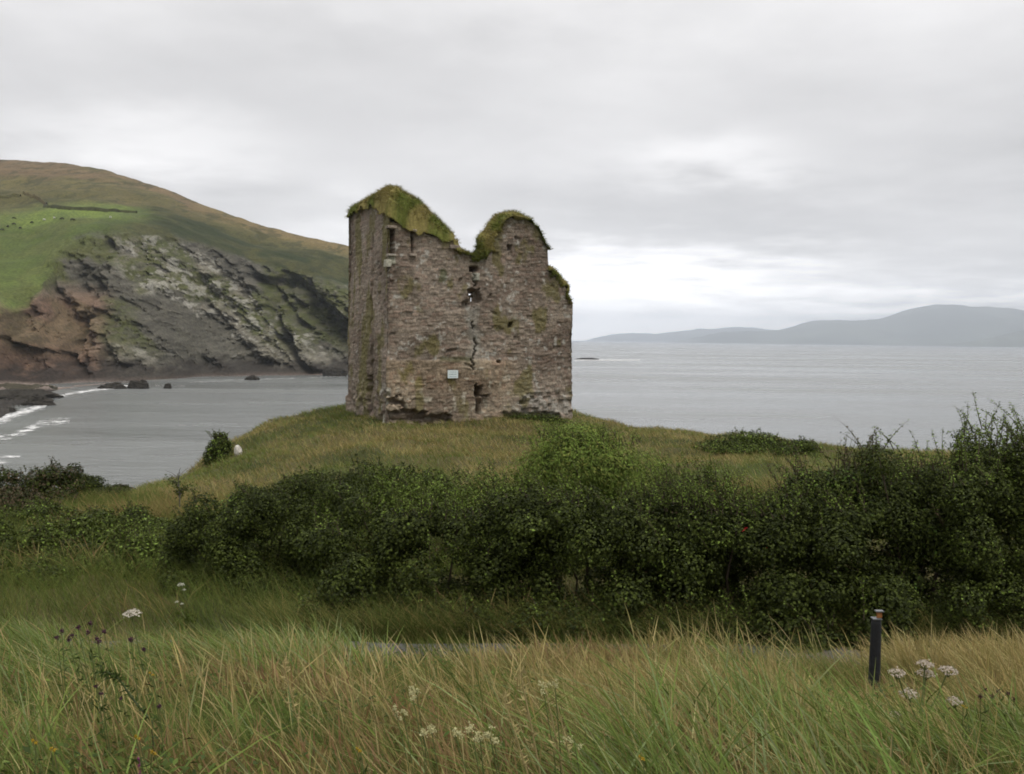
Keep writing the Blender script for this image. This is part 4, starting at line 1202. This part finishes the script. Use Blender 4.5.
# small pale boulder on the mound
def rock(name, label, cat, c, size, colr, seed, mat=None, group=None, sub=4, lay=0.0):
    bm = bmesh.new(); bmesh.ops.create_icosphere(bm, subdivisions=sub, radius=1)
    v = np.array([x.co[:] for x in bm.verts])
    n1 = fbm(v[:, 0] * 1.3 + seed, v[:, 1] * 1.3, v[:, 2] * 1.3, 4, seed); n2 = fbm(v[:, 0] * 4 + seed, v[:, 1] * 4, v[:, 2] * 4, 3, seed + 2)
    rr_ = 0.62 + 0.7 * n1 + 0.3 * (n2 - 0.5)
    p = v * rr_[:, None]
    p[:, 2] += lay * (np.floor(p[:, 2] * 3 + p[:, 0]) / 3 - p[:, 2]) * 0.5
    p = p * np.array(size)
    for q, x in zip(p, bm.verts): x.co = q
    o = from_bm(name, bm, mat)
    a = o.data.color_attributes.new('tint', 'FLOAT_COLOR', 'POINT')
    cc = np.ones((len(p), 4), np.float32); cc[:, :3] = np.array(colr) * (0.6 + 0.8 * n2)[:, None]
    a.data.foreach_set('color', cc.ravel())
    o.location = c
    return tag(o, label, cat, group)


c = at(238, 460, 54); c[2] = G(np.array(c[0]), np.array(54.0)) + 0.2
rock('boulder', 'small whitish boulder in the grass beside the lone round bush', 'rock', c, (0.24, 0.22, 0.42), (0.55, 0.52, 0.47), 5, M_rock)

# ------------------------------------------------------------------ the headland across the cove
def hor(px): return 339 + (px - 512) * 0.0115
HX = [-420, -250, 0, 30, 50, 70, 110, 170, 200, 250, 300, 348, 400, 440, 480, 505, 530, 545]
Hr = [  # r_water | foot: y, r | mid: y, r | cliff top: y, r | slope: y, r | skyline: y, r
    (150, 405, 215, 350, 228, 310, 240, 262, 420, 188, 800),
    (180, 400, 265, 350, 280, 312, 295, 240, 520, 170, 900),
    (265, 384, 440, 348, 455, 311, 470, 222, 640, 160, 1000),
    (335, 385, 455, 345, 472, 301, 490, 222, 640, 161, 1000),
    (400, 387, 465, 335, 495, 263, 545, 215, 660, 162.5, 1000),
    (430, 387, 475, 318, 520, 240, 575, 213, 660, 164, 990),
    (478, 385.5, 490, 310, 535, 234, 590, 212, 680, 171, 960),
    (520, 383, 530, 312, 578, 238, 640, 214, 720, 191, 920),
    (560, 380, 568, 315, 612, 244, 665, 224, 740, 204, 900),
    (585, 378, 592, 320, 632, 262, 680, 243, 760, 221.5, 880),
    (605, 377, 612, 328, 652, 274, 695, 255, 770, 235.5, 860),
    (625, 375, 632, 334, 667, 288, 705, 266, 770, 245, 850),
    (650, 373, 657, 343, 692, 306, 720, 292, 780, 276, 830),
    (690, 371, 697, 352, 717, 328, 735, 320, 770, 311, 810),
    (760, 368, 765, 355, 777, 346, 785, 341, 795, 337, 810),
    (840, 366, 845, 361, 850, 358, 855, 356, 862, 354, 870),
    (940, 364.6, 944, 363.5, 947, 363.2, 950, 363.2, 953, 363.3, 956),
    (980, 364.6, 984, 364.4, 987, 364.4, 990, 364.4, 993, 364.6, 996)]
hx = np.arange(-420, 545, 1.0); ncol = len(hx)
tab = np.array(Hr, float)
T = np.stack([np.interp(hx, HX, tab[:, k]) for k in range(tab.shape[1])], 1)
ker = np.exp(-np.linspace(-2, 2, 19) ** 2); ker /= ker.sum()
for k in range(T.shape[1]):
    p_ = np.pad(T[:, k], 9, mode='edge'); T[:, k] = np.convolve(p_, ker, 'valid')
hh = hor(hx)
def z_of(y, r): return EYE - (y - hh) * r / F
knots_r = [T[:, 0] - 8, T[:, 0], T[:, 2], T[:, 4], T[:, 6], T[:, 8], T[:, 10], T[:, 10] + 350, T[:, 10] + 1200]
knots_z = [np.full(ncol, -2.0), np.full(ncol, 0.0), z_of(T[:, 1], T[:, 2]), z_of(T[:, 3], T[:, 4]), z_of(T[:, 5], T[:, 6]), z_of(T[:, 7], T[:, 8]), z_of(T[:, 9], T[:, 10])]
knots_z += [knots_z[-1] * 0.80, np.full(ncol, -4.0)]
cnt = [4, 24, 110, 110, 80, 90, 18, 12]
rows_r, rows_z, rows_t = [], [], []
for k, n in enumerate(cnt):
    for f in np.linspace(0, 1, n, endpoint=False):
        fz_ = f
        rows_r.append(knots_r[k] * (1 - f) + knots_r[k + 1] * f)
        if k in (4, 5):      # round the slope between cliff top and skyline
            a0 = knots_z[k] * (1 - f) + knots_z[k + 1] * f
            rows_z.append(a0)
        else: rows_z.append(knots_z[k] * (1 - f) + knots_z[k + 1] * f)
        rows_t.append(k + f)
rows_r.append(knots_r[-1]); rows_z.append(knots_z[-1]); rows_t.append(8.0)
Rr, Zr, Tt = np.array(rows_r), np.array(rows_z), np.array(rows_t)[:, None] * np.ones(ncol)
kz = np.exp(-np.linspace(-2, 2, 9) ** 2); kz /= kz.sum()
for _ in range(3):
    for M_ in (Rr, Zr):
        pd = np.pad(M_, ((4, 4), (0, 0)), mode='edge'); M_[:] = sum(kz[k] * pd[k:k + M_.shape[0]] for k in range(9))
HPX = np.broadcast_to(hx, Rr.shape)
Xr = (HPX - 512) / F * Rr
# cliff relief: dipping beds, gullies and broken blocks
cl = sst(2.0, 2.25, Tt) * sst(4.35, 3.75, Tt)
qd = Zr * 0.80 + Xr * 0.62           # constant along beds dipping to the right
qa = Xr * 0.80 - Zr * 0.62
gul = fbm(qd * 0.030, qa * 0.008, 1.0, 4, 501)
bed = fbm(qd * 0.16, qa * 0.02, 3.0, 3, 502)
blk = fbm(Xr * 0.14, Zr * 0.14, Rr * 0.05, 4, 503)
erth = sst(130, 80, HPX)
blk2 = fbm(Xr * 0.5, Zr * 0.5, Rr * 0.2, 3, 507)
rill = fbm(Xr * 0.16 + Zr * 0.05, Zr * 0.018, 2.0, 4, 508)
gr = 1 - np.abs(2 * gul - 1)
disp = cl * ((gul - 0.5) * 60 - sst(0.86, 0.99, gr) * 22 + (bed - 0.5) * 22 + (blk - 0.5) * 20 + (blk2 - 0.5) * 7 + erth * (rill - 0.5) * 26)
sl = sst(4.0, 4.6, Tt) * sst(7, 6, Tt)
Zr = Zr + sl * ((fbm(Xr * 0.012, Rr * 0.012, 0, 4, 504) - 0.5) * 16 * sst(6.0, 5.3, Tt) + (fbm(Xr * 0.08, Rr * 0.08, 0, 3, 505) - 0.5) * 2.2)
Rr = Rr - disp
beach = sst(1.0, 1.1, Tt) * sst(2.1, 1.95, Tt)
Zr = Zr + beach * ((fbm(Xr * 0.25, Rr * 0.25, 0, 3, 506) - 0.5) * 0.5 + 0.8 * np.sin(np.pi * np.clip(Tt - 1, 0, 1)) + sst(60, 45, HPX) * sst(1.95, 1.6, Tt) * (fbm(Xr * 0.3, Rr * 0.12, 0, 4, 509) - 0.42) * 5.5)
land_end = sst(545, 500, HPX)
HP = np.stack([Xr, Rr, Zr], -1)
ipx, ipy = proj(HP)
# colours by what grows or crops out where, with crevice shade painted into the rock
t1 = fbm(Xr * 0.010, Rr * 0.010, Zr * 0.01, 5, 511); t2 = fbm(Xr * 0.05, Zr * 0.05, Rr * 0.05, 4, 512); t3 = fbm(Xr * 0.22, Zr * 0.22, Rr * 0.1, 3, 513)
heath = mix((0.155, 0.110, 0.058), (0.115, 0.10, 0.040), sst(0.42, 0.60, t1)); t4 = fbm(Xr * 0.16, Rr * 0.05, 5, 4, 514, 0.6)
heath = heath * (0.55 + 0.9 * t2)[..., None] * (0.75 + 0.5 * t3)[..., None]
pasture = mix((0.125, 0.165, 0.038), (0.080, 0.11, 0.030), sst(0.3, 0.7, t2 * 0.6 + t3 * 0.4))
scrub = mix((0.030, 0.040, 0.014), (0.068, 0.068, 0.025), sst(0.4, 0.62, t2))
up = sst(4.95, 5.3, Tt + (t1 - 0.5) * 0.5 - 0.12 * sst(110, 170, ipx))            # above the pastures
leftw = sst(165, 95, ipx + (t1 - .5) * 60)
low_s = mix(scrub, pasture, leftw)
low_s = mix(low_s, scrub, sst(0.56, 0.66, t1) * 0.6)
Cc = mix(low_s, mix(mix((0.115, 0.105, 0.040), (0.060, 0.060, 0.024), sst(.38, .62, t2 * .6 + t3 * .4)), heath, sst(5.1, 5.5, Tt + (t2 - 0.5) * 0.6)), up)
# golden grass along the ridge to the right
Cc = mix(Cc, np.array((0.20, 0.15, 0.065)) * (0.75 + 0.5 * t2)[..., None], sst(170, 230, ipx) * sst(5.35, 5.7, Tt) * 0.75)
strata_shade = fbm(qd * 0.045 + (t2 - .5) * .8, qa * 0.004, 7, 3, 521)  # rock bands whose dark layers also stand in for gully shade
rockc = mix((0.078, 0.073, 0.058), (0.138, 0.127, 0.098), sst(0.40, 0.60, strata_shade * 0.6 + blk * 0.4))
earth = mix((0.080, 0.053, 0.038), (0.165, 0.108, 0.076), sst(0.38, 0.62, rill * 0.6 + t3 * 0.4))
earthm = sst(125, 85, ipx + (t1 - .5) * 50) * sst(275, 305, ipy + (t2 - .5) * 30)
rockc = rockc * (0.62 + 0.76 * blk2)[..., None] * (0.7 + 0.6 * t3)[..., None]
rockc = mix(rockc, earth, earthm)
band = sst(0.32, 0.44, fbm(qd * 0.022 + 3.3, qa * 0.006, 4, 3, 517))
cell = fbm(qd * 0.42, qa * 0.22, Rr * 0.12, 4, 518, 0.62)
pale = sst(0.52, 0.565, cell * 0.75 + blk * 0.25) * band * sst(0.30, 0.42, strata_shade) * sst(95, 140, ipx) * sst(368, 340, ipy)
rockc = mix(rockc, mix((0.17, 0.165, 0.14), (0.33, 0.315, 0.27), t3), pale * 0.9 * (1 - earthm))
cell2 = fbm(qd * 0.30 + 9, qa * 0.30, Rr * 0.15, 4, 519, 0.65)
pale = np.maximum(pale, 0.8 * sst(0.525, 0.58, cell2) * sst(80, 120, ipx) * sst(372, 352, ipy))
veg = sst(0.45, 0.54, fbm(qd * 0.06, qa * 0.012, 2, 4, 516) * 0.6 + t2 * 0.4) * sst(366, 330, ipy) * (1 - 0.65 * earthm) * (1 - pale * 0.8)
rockc = mix(rockc, mix((0.050, 0.062, 0.020), (0.085, 0.085, 0.03), t3), veg * 0.9)
wet = sst(14, 5, Zr + (t3 - .5) * 12) * sst(1.9, 2.05, Tt)
rockc = mix(rockc, np.array((0.028, 0.024, 0.021)), wet * 0.85)
cm = sst(4.15, 3.9, Tt + (t2 - 0.5) * 0.35 + (t3 - .5) * .2)
Cc = mix(Cc, np.array((0.035, 0.040, 0.016)), sst(0.57, 0.64, t4) * 0.55 * (1 - leftw * (1 - up)))
Cc = Cc * (0.80 + 0.25 * leftw * (1 - up))[..., None]
Cc = mix(Cc, rockc, cm)
shingle = mix((0.15, 0.118, 0.10), (0.22, 0.18, 0.155), t3) * mix((1., 1., 1.), (0.55, 0.52, 0.5), sst(90, 125, ipx))
Cc = mix(Cc, shingle, sst(2.12, 2.0, Tt))
Cc = mix(Cc, np.array((0.040, 0.036, 0.031)) * (0.6 + 0.8 * t3)[..., None], sst(387.5, 390, ipy + (t3 - .5) * 3) * sst(64, 50, ipx + (t3 - .5) * 20) * sst(2.1, 2.0, Tt))
Qh = grid_faces(*Rr.shape)
me = mesh('headland', HP.reshape(-1, 3), Qh, Cc.reshape(-1, 3), True)
o = link('headland', me, M_land); tag(o, kind='structure')


def on_head(px, py):
    """point of the headland seen at (px, py)"""
    c = int(np.clip(round((px - hx[0]) / 1.0), 0, ncol - 1))
    yy = ipy[30:-30, c]; i = 30 + int(np.argmin(np.abs(yy - py) + np.where(Tt[30:-30, c] > 6.05, 99, 0)))
    return HP[i, c]


# field banks on the hillside
def bank(label, pts, h, colr):
    q = []
    for (x0, y0), (x1, y1) in zip(pts, pts[1:]):
        for t_ in np.linspace(0, 1, 10, endpoint=False): q.append(on_head(x0 + (x1 - x0) * t_, y0 + (y1 - y0) * t_))
    q = np.array(q); V = []; n = len(q)
    for k, (dy, dz) in enumerate([(-1.6, -1.0), (-0.9, 0.8), (0, 1.0), (0.9, 0.8), (1.6, -1.0)]):
        V.append(q + np.stack([np.zeros(n), np.full(n, dy), h * dz * (0.6 + 0.8 * vn(q[:, 0] * .15, q[:, 1] * .15, 0, 7)) if dz > 0 else np.full(n, dz)], -1))
    V = np.array(V)
    o = link('field_hedge', mesh('field_hedge', V.reshape(-1, 3), grid_faces(5, n), np.array(colr) * (0.7 + 0.6 * vn(V[..., 0] * .3, V[..., 1] * .3, V[..., 2] * .4, 8)).reshape(-1, 1), True), M_land)
    return tag(o, label, 'hedge', 'field hedges on the far hillside')


bank('dark field hedge along the upper edge of the cattle pasture', [(46, 207), (70, 209), (100, 211), (142, 213.5)], 2.2, (0.055, 0.06, 0.024))
bank('brown field bank sloping down the hillside to the pasture hedge', [(26, 194), (38, 198), (50, 206)], 2.4, (0.09, 0.075, 0.035))
bank('level field bank crossing the hillside at the left edge', [(-20, 198), (0, 197.5), (26, 196.5)], 2.0, (0.08, 0.075, 0.03))


def skin_animal(name, segs, radii, edges, mat):
    me = bpy.data.meshes.new(name); me.from_pydata(segs, edges, [])
    o = bpy.data.objects.new(name, me); COL.objects.link(o)
    md = o.modifiers.new('skin', 'SKIN'); md.use_smooth_shade = True
    for v, r_ in zip(me.skin_vertices[0].data, radii): v.radius = (r_, r_)
    me.skin_vertices[0].data[0].use_root = True
    o.modifiers.new('sub', 'SUBSURF').levels = 1
    dg = bpy.context.evaluated_depsgraph_get()
    m2 = bpy.data.meshes.new_from_object(o.evaluated_get(dg))
    bpy.data.objects.remove(o, do_unlink=True)
    m2.name = name; m2.materials.clear(); m2.materials.append(mat)
    return m2


M_cow = mat_plain('dark_hide', (0.018, 0.015, 0.014), 0.8)
M_sheep = mat_plain('fleece', (0.62, 0.60, 0.54), 0.95)
cv = [(0, 0, 1.1), (0.75, 0, 1.12), (-0.75, 0, 1.15), (1.15, 0, 0.95), (1.5, 0, 0.55), (1.75, 0, 0.35),
      (0.7, 0.2, 0.55), (0.72, 0.2, 0.0), (0.7, -0.2, 0.55), (0.68, -0.2, 0.0), (-0.8, 0.2, 0.6), (-0.72, 0.2, 0.0), (-0.8, -0.2, 0.6), (-0.76, -0.2, 0.0), (-1.05, 0, 1.2), (-1.1, 0, 0.5)]
ce_ = [(0, 1), (0, 2), (1, 3), (3, 4), (4, 5), (1, 6), (6, 7), (1, 8), (8, 9), (2, 10), (10, 11), (2, 12), (12, 13), (2, 14), (14, 15)]
cr_ = [0.40, 0.36, 0.36, 0.22, 0.17, 0.11, 0.12, 0.06, 0.12, 0.06, 0.14, 0.06, 0.14, 0.06, 0.05, 0.04]
cow_me = skin_animal('cow', cv, cr_, ce_, M_cow)
sheep_me = skin_animal('sheep', [tuple(np.array(v) * 0.55) for v in cv], [r_ * 0.72 for r_ in cr_], ce_, M_sheep)
cows = [(4, 229, 'leftmost dark cow, at the very edge of the far pasture'), (10.5, 226.5, 'dark cow just right of the leftmost one'), (16, 218, 'dark cow highest on the left of the far pasture'),
        (15.5, 224.5, 'dark cow directly below the highest left cow'), (22.5, 228, 'dark cow lowest in the middle of the far pasture herd'), (34.5, 222.5, 'dark cow alone in the gap left of the white sheep'),
        (63.5, 219, 'bulky dark cow right of the second white sheep'), (73.5, 220, 'rightmost dark cow on the far pasture')]
for k, (px_, py_, lb) in enumerate(cows):
    o = bpy.data.objects.new('cow', cow_me); COL.objects.link(o)
    p_ = on_head(px_, py_ + 1); o.location = p_ + np.array((0, 0, -0.05)); o.rotation_euler = (0, 0, [0.2, 2.6, 0.5, 3.3, -0.4, 2.9, 3.0, 0.1][k]); o.scale = (1.25,) * 3 if k > 5 else (1.05,) * 3
    tag(o, lb, 'cow', 'dark cattle on the far pasture')
for k, (px_, py_, lb) in enumerate([(46, 220, 'white sheep left of its near twin on the far pasture'), (55.5, 217.5, 'white sheep between its twin and the bulky dark cow'), (112.5, 217, 'lone white sheep under the far end of the field hedge')]):
    o = bpy.data.objects.new('sheep', sheep_me); COL.objects.link(o)
    o.location = on_head(px_, py_ + 1); o.rotation_euler = (0, 0, k * 1.3); o.scale = (1.5,) * 3
    tag(o, lb, 'sheep', 'white sheep on the far pasture')

# ------------------------------------------------------------------ the sea, rocks and surf
m, b = new_mat('sea_water')
geo = b.n('ShaderNodeNewGeometry').outputs['Position']
mp = b.n('ShaderNodeMapping', {'Vector': geo, 'Rotation': (0, 0, R(12)), 'Scale': (0.55, 1.0, 1.0)}).outputs[0]
n1 = b.noise(mp, 0.09, 3, 0.5); n2 = b.noise(mp, 0.35, 4, 0.6); n3 = b.noise(b.n('ShaderNodeMapping', {'Vector': geo, 'Rotation': (0, 0, R(-6)), 'Scale': (0.3, 1.0, 1.0)}).outputs[0], 0.009, 5, 0.6)
n4 = b.noise(mp, 1.1, 3, 0.6)
hgt = b.m('ADD', b.m('ADD', b.m('MULTIPLY', n1, 1.5), b.m('MULTIPLY', n2, 1.1)), b.m('MULTIPLY', n4, 0.35))
c = b.mixc(b.rng(n3, 0.35, 0.65, 0, 1), (0.125, 0.135, 0.132, 1), (0.155, 0.162, 0.158, 1))
bp = b.n('ShaderNodeBump', {'Strength': b.rng(n3, 0.35, 0.65, 0.30, 0.55), 'Distance': 1.0, 'Height': hgt}).outputs[0]
b.n('ShaderNodeOutputMaterial', {'Surface': b.n('ShaderNodeBsdfPrincipled', {'Base Color': c, 'Roughness': b.rng(n3, 0.35, 0.65, 0.16, 0.34), 'IOR': 1.333, 'Specular IOR Level': 0.5, 'Normal': bp}).outputs[0]})
rs = np.array([0, 60, 120, 250, 500, 1000, 2000, 4000, 8000, 13500, 23500.]); an = np.linspace(0, 2 * math.pi, 129)[:-1]
RR, AA = np.meshgrid(rs, an, indexing='ij')
sv = np.stack([RR * np.sin(AA), RR * np.cos(AA), np.zeros_like(RR)], -1)
o = link('sea', mesh('sea', sv.reshape(-1, 3), grid_faces(len(rs), 128, True)), m); tag(o, kind='structure')


def sea_at(px, py):
    d_ = ray(px, py); return EY + d_ * (-EYE / d_[2])


def sea_rock(label, px, py, wpx, hpx, seed, dep=1.0, group='dark rocks at the water edge', colr=(0.036, 0.033, 0.028)):
    c_ = sea_at(px, py); r_ = c_[1]; w = wpx / F * r_ / 2; h = hpx / F * r_
    rock('sea_rock', label, 'rock', c_ + np.array((0, 0, -h * 0.1)), (w * 1.15, w * dep, h * 1.7), colr, seed, M_rock, group, 5, 0.6)


sea_rock('large dark weedy rock shelf at the left edge of the shore', 14, 399, 66, 7, 11, 1.6)
sea_rock('dark pointed end of the rock shelf reaching into the surf', 37, 405, 30, 5.5, 12, 0.9)
sea_rock('low dark rock nearest the viewer at the left edge of the surf', 3, 412, 24, 3, 13, 1.0)
sea_rock('dark weedy rocks at the foot of the earth cliff', 15, 391, 60, 5, 19, 1.5, colr=(0.055, 0.05, 0.035))
sea_rock('humped dark rock in the water off the cliff foot', 138.5, 388.5, 19, 6, 14, 0.7)
sea_rock('small round rock right of the humped rock', 168, 388.5, 7, 3.5, 15, 0.8)
sea_rock('flat dark rocks at the near end of the cliff foot', 112, 388.5, 24, 4, 16, 0.8)
sea_rock('small dark rock awash midway along the cliff foot', 252, 380, 14, 3, 17, 0.8)
sea_rock('dark cave-like block at the foot of the far cliff', 335, 376, 24, 5, 20, 0.8)
sea_rock('low skerry just showing right of the tower', 587, 359.5, 22, 1.2, 18, 0.5)

m, b = new_mat('surf_foam')
geo = b.n('ShaderNodeNewGeometry').outputs['Position']
al = b.n('ShaderNodeAttribute', attribute_name='tint').outputs['Color']
nz_ = b.noise(geo, 0.22, 6, 0.8)
fac = b.rng(b.m('ADD', nz_, b.m('SUBTRACT', b.n('ShaderNodeSeparateColor', {0: al}).outputs[0], 0.5)), 0.50, 0.66, 0, 0.95)
sh = b.n('ShaderNodeMixShader', {0: fac, 1: b.n('ShaderNodeBsdfTransparent').outputs[0], 2: b.n('ShaderNodeBsdfDiffuse', {'Color': (0.8, 0.8, 0.79, 1)}).outputs[0]}).outputs[0]
b.n('ShaderNodeOutputMaterial', {'Surface': sh})
M_foam = m


def foam(bag, pts, dens):
    """pts: (px, py_far, py_near) along the shore"""
    q = np.array(pts, float); t = np.linspace(0, 1, 120); s0 = np.linspace(0, 1, len(q))
    x = np.interp(t, s0, q[:, 0]); y0 = np.interp(t, s0, q[:, 1]); y1 = np.interp(t, s0, q[:, 2])
    V = []; C = []
    for f in np.linspace(0, 1, 14):
        py = y0 * (1 - f) + y1 * f
        p = np.array([sea_at(a, b_) for a, b_ in zip(x, py)]); p[:, 2] = 0.12
        V.append(p); C.append(np.full((len(p), 3), dens * math.sin(math.pi * min(1, f * 0.9 + 0.1)) ** 0.6 if f < 1 else 0.0))
    V, C = np.array(V), np.array(C)
    bag.add(V.reshape(-1, 3), grid_faces(14, 120), C.reshape(-1, 3))


bag = Bag()
foam(bag, [(-60, 428, 450), (-20, 416, 436), (5, 411, 428), (25, 405, 420), (45, 401, 412), (52, 396, 402), (70, 391.5, 397), (95, 388, 393), (115, 386.5, 391)], 0.58)
foam(bag, [(113, 385, 389.5), (122, 384.5, 388), (130, 385, 388)], 0.58)
foam(bag, [(150, 384.5, 387), (165, 384, 387.5), (185, 384, 389)], 0.48)
foam(bag, [(190, 381.5, 384), (240, 379, 381.6), (300, 377, 379.4), (350, 375, 377.3)], 0.50)
foam(bag, [(575, 358.5, 362), (605, 358.5, 362), (640, 359, 361.5)], 0.58)
foam(bag, [(-30, 432, 450), (10, 430, 446), (40, 418, 432), (70, 416, 426)], 0.54)
foam(bag, [(-20, 452, 478), (5, 452, 470), (20, 450, 464)], 0.52)
o = bag.build('foam', M_foam); tag(o, 'white broken surf along the foot of the cliffs', 'surf', kind='stuff')

# ------------------------------------------------------------------ far mountains across the bay
M_mt = mat_plain('far_hill', (0.10, 0.11, 0.08), 0.95, 0.1, 0.001, 0.4)
def mountains(name, sil, d, depth, seed):
    q = np.array(sil, float)
    x = np.arange(q[0, 0], q[-1, 0], 2.0)
    yk = np.interp(x, q[:, 0], q[:, 1]); yk = np.convolve(np.pad(yk, 5, mode='edge'), np.ones(11) / 11, 'valid') + (fbm(x * 0.045, 0, 0, 4, seed) - 0.5) * 4.5
    H = np.maximum(EYE - (yk - hor(x)) * d / F, 2)
    V = []
    for f in np.linspace(-1, 1, 41):
        dd = d + f * depth
        X_ = (x - 512) / F * d
        prof_ = np.clip(1 - abs(f) ** 1.25, 0, 1)
        rough_ = (fbm(X_ * 0.0009, dd * 0.0009 * np.ones_like(X_), 0, 4, seed) - 0.5) * 1.3 * prof_ * (abs(f) ** 0.5)
        V.append(np.stack([X_, np.full_like(X_, dd), np.maximum(H * (prof_ + rough_), -3)], -1) - np.array((0, 0, 3)) * (abs(f) > 0.97))
    V = np.array(V)
    o = link(name, mesh(name, V.reshape(-1, 3), grid_faces(*V.shape[:2]), None, True), M_mt)
    tag(o, kind='structure')


mountains('mountains', [(670, 344), (700, 337), (730, 331), (760, 332), (785, 330), (800, 324), (830, 321), (868, 322), (880, 317), (900, 310.5), (935, 305), (960, 307.5), (990, 311), (1024, 313.5), (1100, 318), (1250, 330), (1400, 343)], 16000, 2600, 601)
mountains('mountains', [(575, 343), (600, 336.5), (625, 332), (660, 333), (700, 329), (745, 326), (775, 330), (830, 326), (900, 330), (960, 345)], 22600, 1000, 611)
mountains('mountains', [(950, 346), (985, 340), (1010, 335), (1024, 331), (1060, 325), (1150, 328), (1300, 343)], 11000, 1500, 621)

# ------------------------------------------------------------------ air
bm = bmesh.new(); bmesh.ops.create_cube(bm, size=1)
bmesh.ops.scale(bm, vec=(48000, 48000, 733), verts=bm.verts); bmesh.ops.translate(bm, vec=(0, 0, 733 / 2 - 33), verts=bm.verts)
m, b = new_mat('haze_air')
b.n('ShaderNodeOutputMaterial', {'Volume': b.n('ShaderNodeVolumePrincipled', {'Color': (0.85, 0.91, 1.0, 1), 'Density': 0.95e-4, 'Anisotropy': 0.8}).outputs[0]})
o = from_bm('haze', bm, m); tag(o, kind='stuff')

# ------------------------------------------------------------------ light: overcast sky and a weak, wide sun
SE, SA = R(64), R(140)            # elevation; azimuth from +Y towards +X
w = bpy.data.worlds.new('World'); scene.world = w; w.use_nodes = True
b = N(w.node_tree)
sky = b.n('ShaderNodeTexSky', sky_type='NISHITA', sun_disc=False, sun_elevation=SE, sun_rotation=SA).outputs[0]
dirv = b.n('ShaderNodeTexCoord').outputs['Generated']
nv = b.n('ShaderNodeVectorMath', {0: dirv}, operation='NORMALIZE').outputs[0]
sp = b.n('ShaderNodeSeparateXYZ', {0: nv}).outputs
el = b.m('ARCSINE', sp[2]); az = b.m('ARCTAN2', sp[0], sp[1])
# clouds: the direction projected onto a high flat layer, so they flatten towards the horizon
zc = b.m('ADD', b.m('MAXIMUM', sp[2], 0.0), 0.10)
cv_ = b.n('ShaderNodeCombineXYZ', {0: b.m('DIVIDE', sp[0], zc), 1: b.m('DIVIDE', sp[1], zc), 2: 0.0}).outputs[0]
c1 = b.noise(cv_, 0.55, 5, 0.5); c2 = b.noise(cv_, 1.9, 5, 0.55)
wob = b.m('MULTIPLY', b.m('SUBTRACT', c2, 0.5), 0.11)
wob2 = b.m('MULTIPLY', b.m('SUBTRACT', c1, 0.5), 0.25)
elw = b.m('ADD', el, wob); azw = b.m('ADD', az, b.m('MULTIPLY', wob2, 1.2))
val = b.m('ADD', 5.5, b.m('MULTIPLY', b.m('SUBTRACT', c1, 0.5), 5.6))
val = b.m('ADD', val, b.m('MULTIPLY', b.m('SUBTRACT', c2, 0.5), 1.7))


def gauss(a0, e0, sa, se, amp):
    da = b.m('DIVIDE', b.m('SUBTRACT', azw, a0), sa); de_ = b.m('DIVIDE', b.m('SUBTRACT', elw, e0), se)
    s = b.m('ADD', b.m('MULTIPLY', da, da), b.m('MULTIPLY', de_, de_))
    return b.m('MULTIPLY', b.m('EXPONENT', b.m('MULTIPLY', s, -1.0)), amp)


for g in [(0.1, 0.0, 2.2, 0.040, 14.0), (0.3, 0.75, 1.6, 0.30, 4.5), (-0.40, 0.195, 0.15, 0.035, 2.4), (0.20, 0.19, 0.09, 0.030, 2.4), (-0.08, 0.30, 0.25, 0.03, -0.5), (0.12, 0.055, 0.24, 0.042, 8.0), (-0.18, 0.12, 0.10, 0.04, 2.2), (0.30, 0.12, 0.30, 0.035, -0.6), (-0.25, 0.25, 0.6, 0.05, -0.4), ]:
    val = b.m('ADD', val, gauss(*g))
val = b.m('ADD', val, b.rng(sp[2], 0.42, 1.0, 0, 6.0))
back = b.rng(sp[1], -0.45, 0.25, 0.75, 1.0)
val = b.m('MULTIPLY', b.m('MINIMUM', b.m('MAXIMUM', val, 3.5), 26.0), back)
warm = b.n('ShaderNodeCombineColor', {0: val, 1: b.m('MULTIPLY', val, 0.980), 2: b.m('MULTIPLY', val, 0.972)}).outputs[0]
colr = b.mixc(0.97, sky, warm)
b.n('ShaderNodeOutputWorld', {'Surface': b.n('ShaderNodeBackground', {'Color': colr, 'Strength': 0.118}).outputs[0]})
sun_d = bpy.data.lights.new('sun', 'SUN'); sun_d.energy = 1.5; sun_d.angle = R(40); sun_d.color = (1.0, 0.95, 0.88)
sun = bpy.data.objects.new('sun', sun_d); COL.objects.link(sun)
sdir = Vector((math.sin(SA) * math.cos(SE), math.cos(SA) * math.cos(SE), math.sin(SE)))
sun.rotation_euler = sdir.to_track_quat('Z', 'Y').to_euler(); sun.location = (0, 0, 200)

# ------------------------------------------------------------------ render settings
vs = scene.view_settings
scene.display_settings.display_device = 'sRGB'
vs.view_transform = 'Standard'; vs.look = 'None'; vs.exposure = 0.25; vs.gamma = 1.0; vs.use_curve_mapping = False
cy = scene.cycles
cy.max_bounces = 6; cy.diffuse_bounces = 3; cy.glossy_bounces = 3; cy.transmission_bounces = 2; cy.transparent_max_bounces = 12; cy.volume_bounces = 1
cy.use_adaptive_sampling = True; cy.adaptive_threshold = 0.02
cy.use_denoising = True
cy.sample_clamp_indirect = 4.0
cy.pixel_filter_type = 'BLACKMAN_HARRIS'; cy.filter_width = 1.8
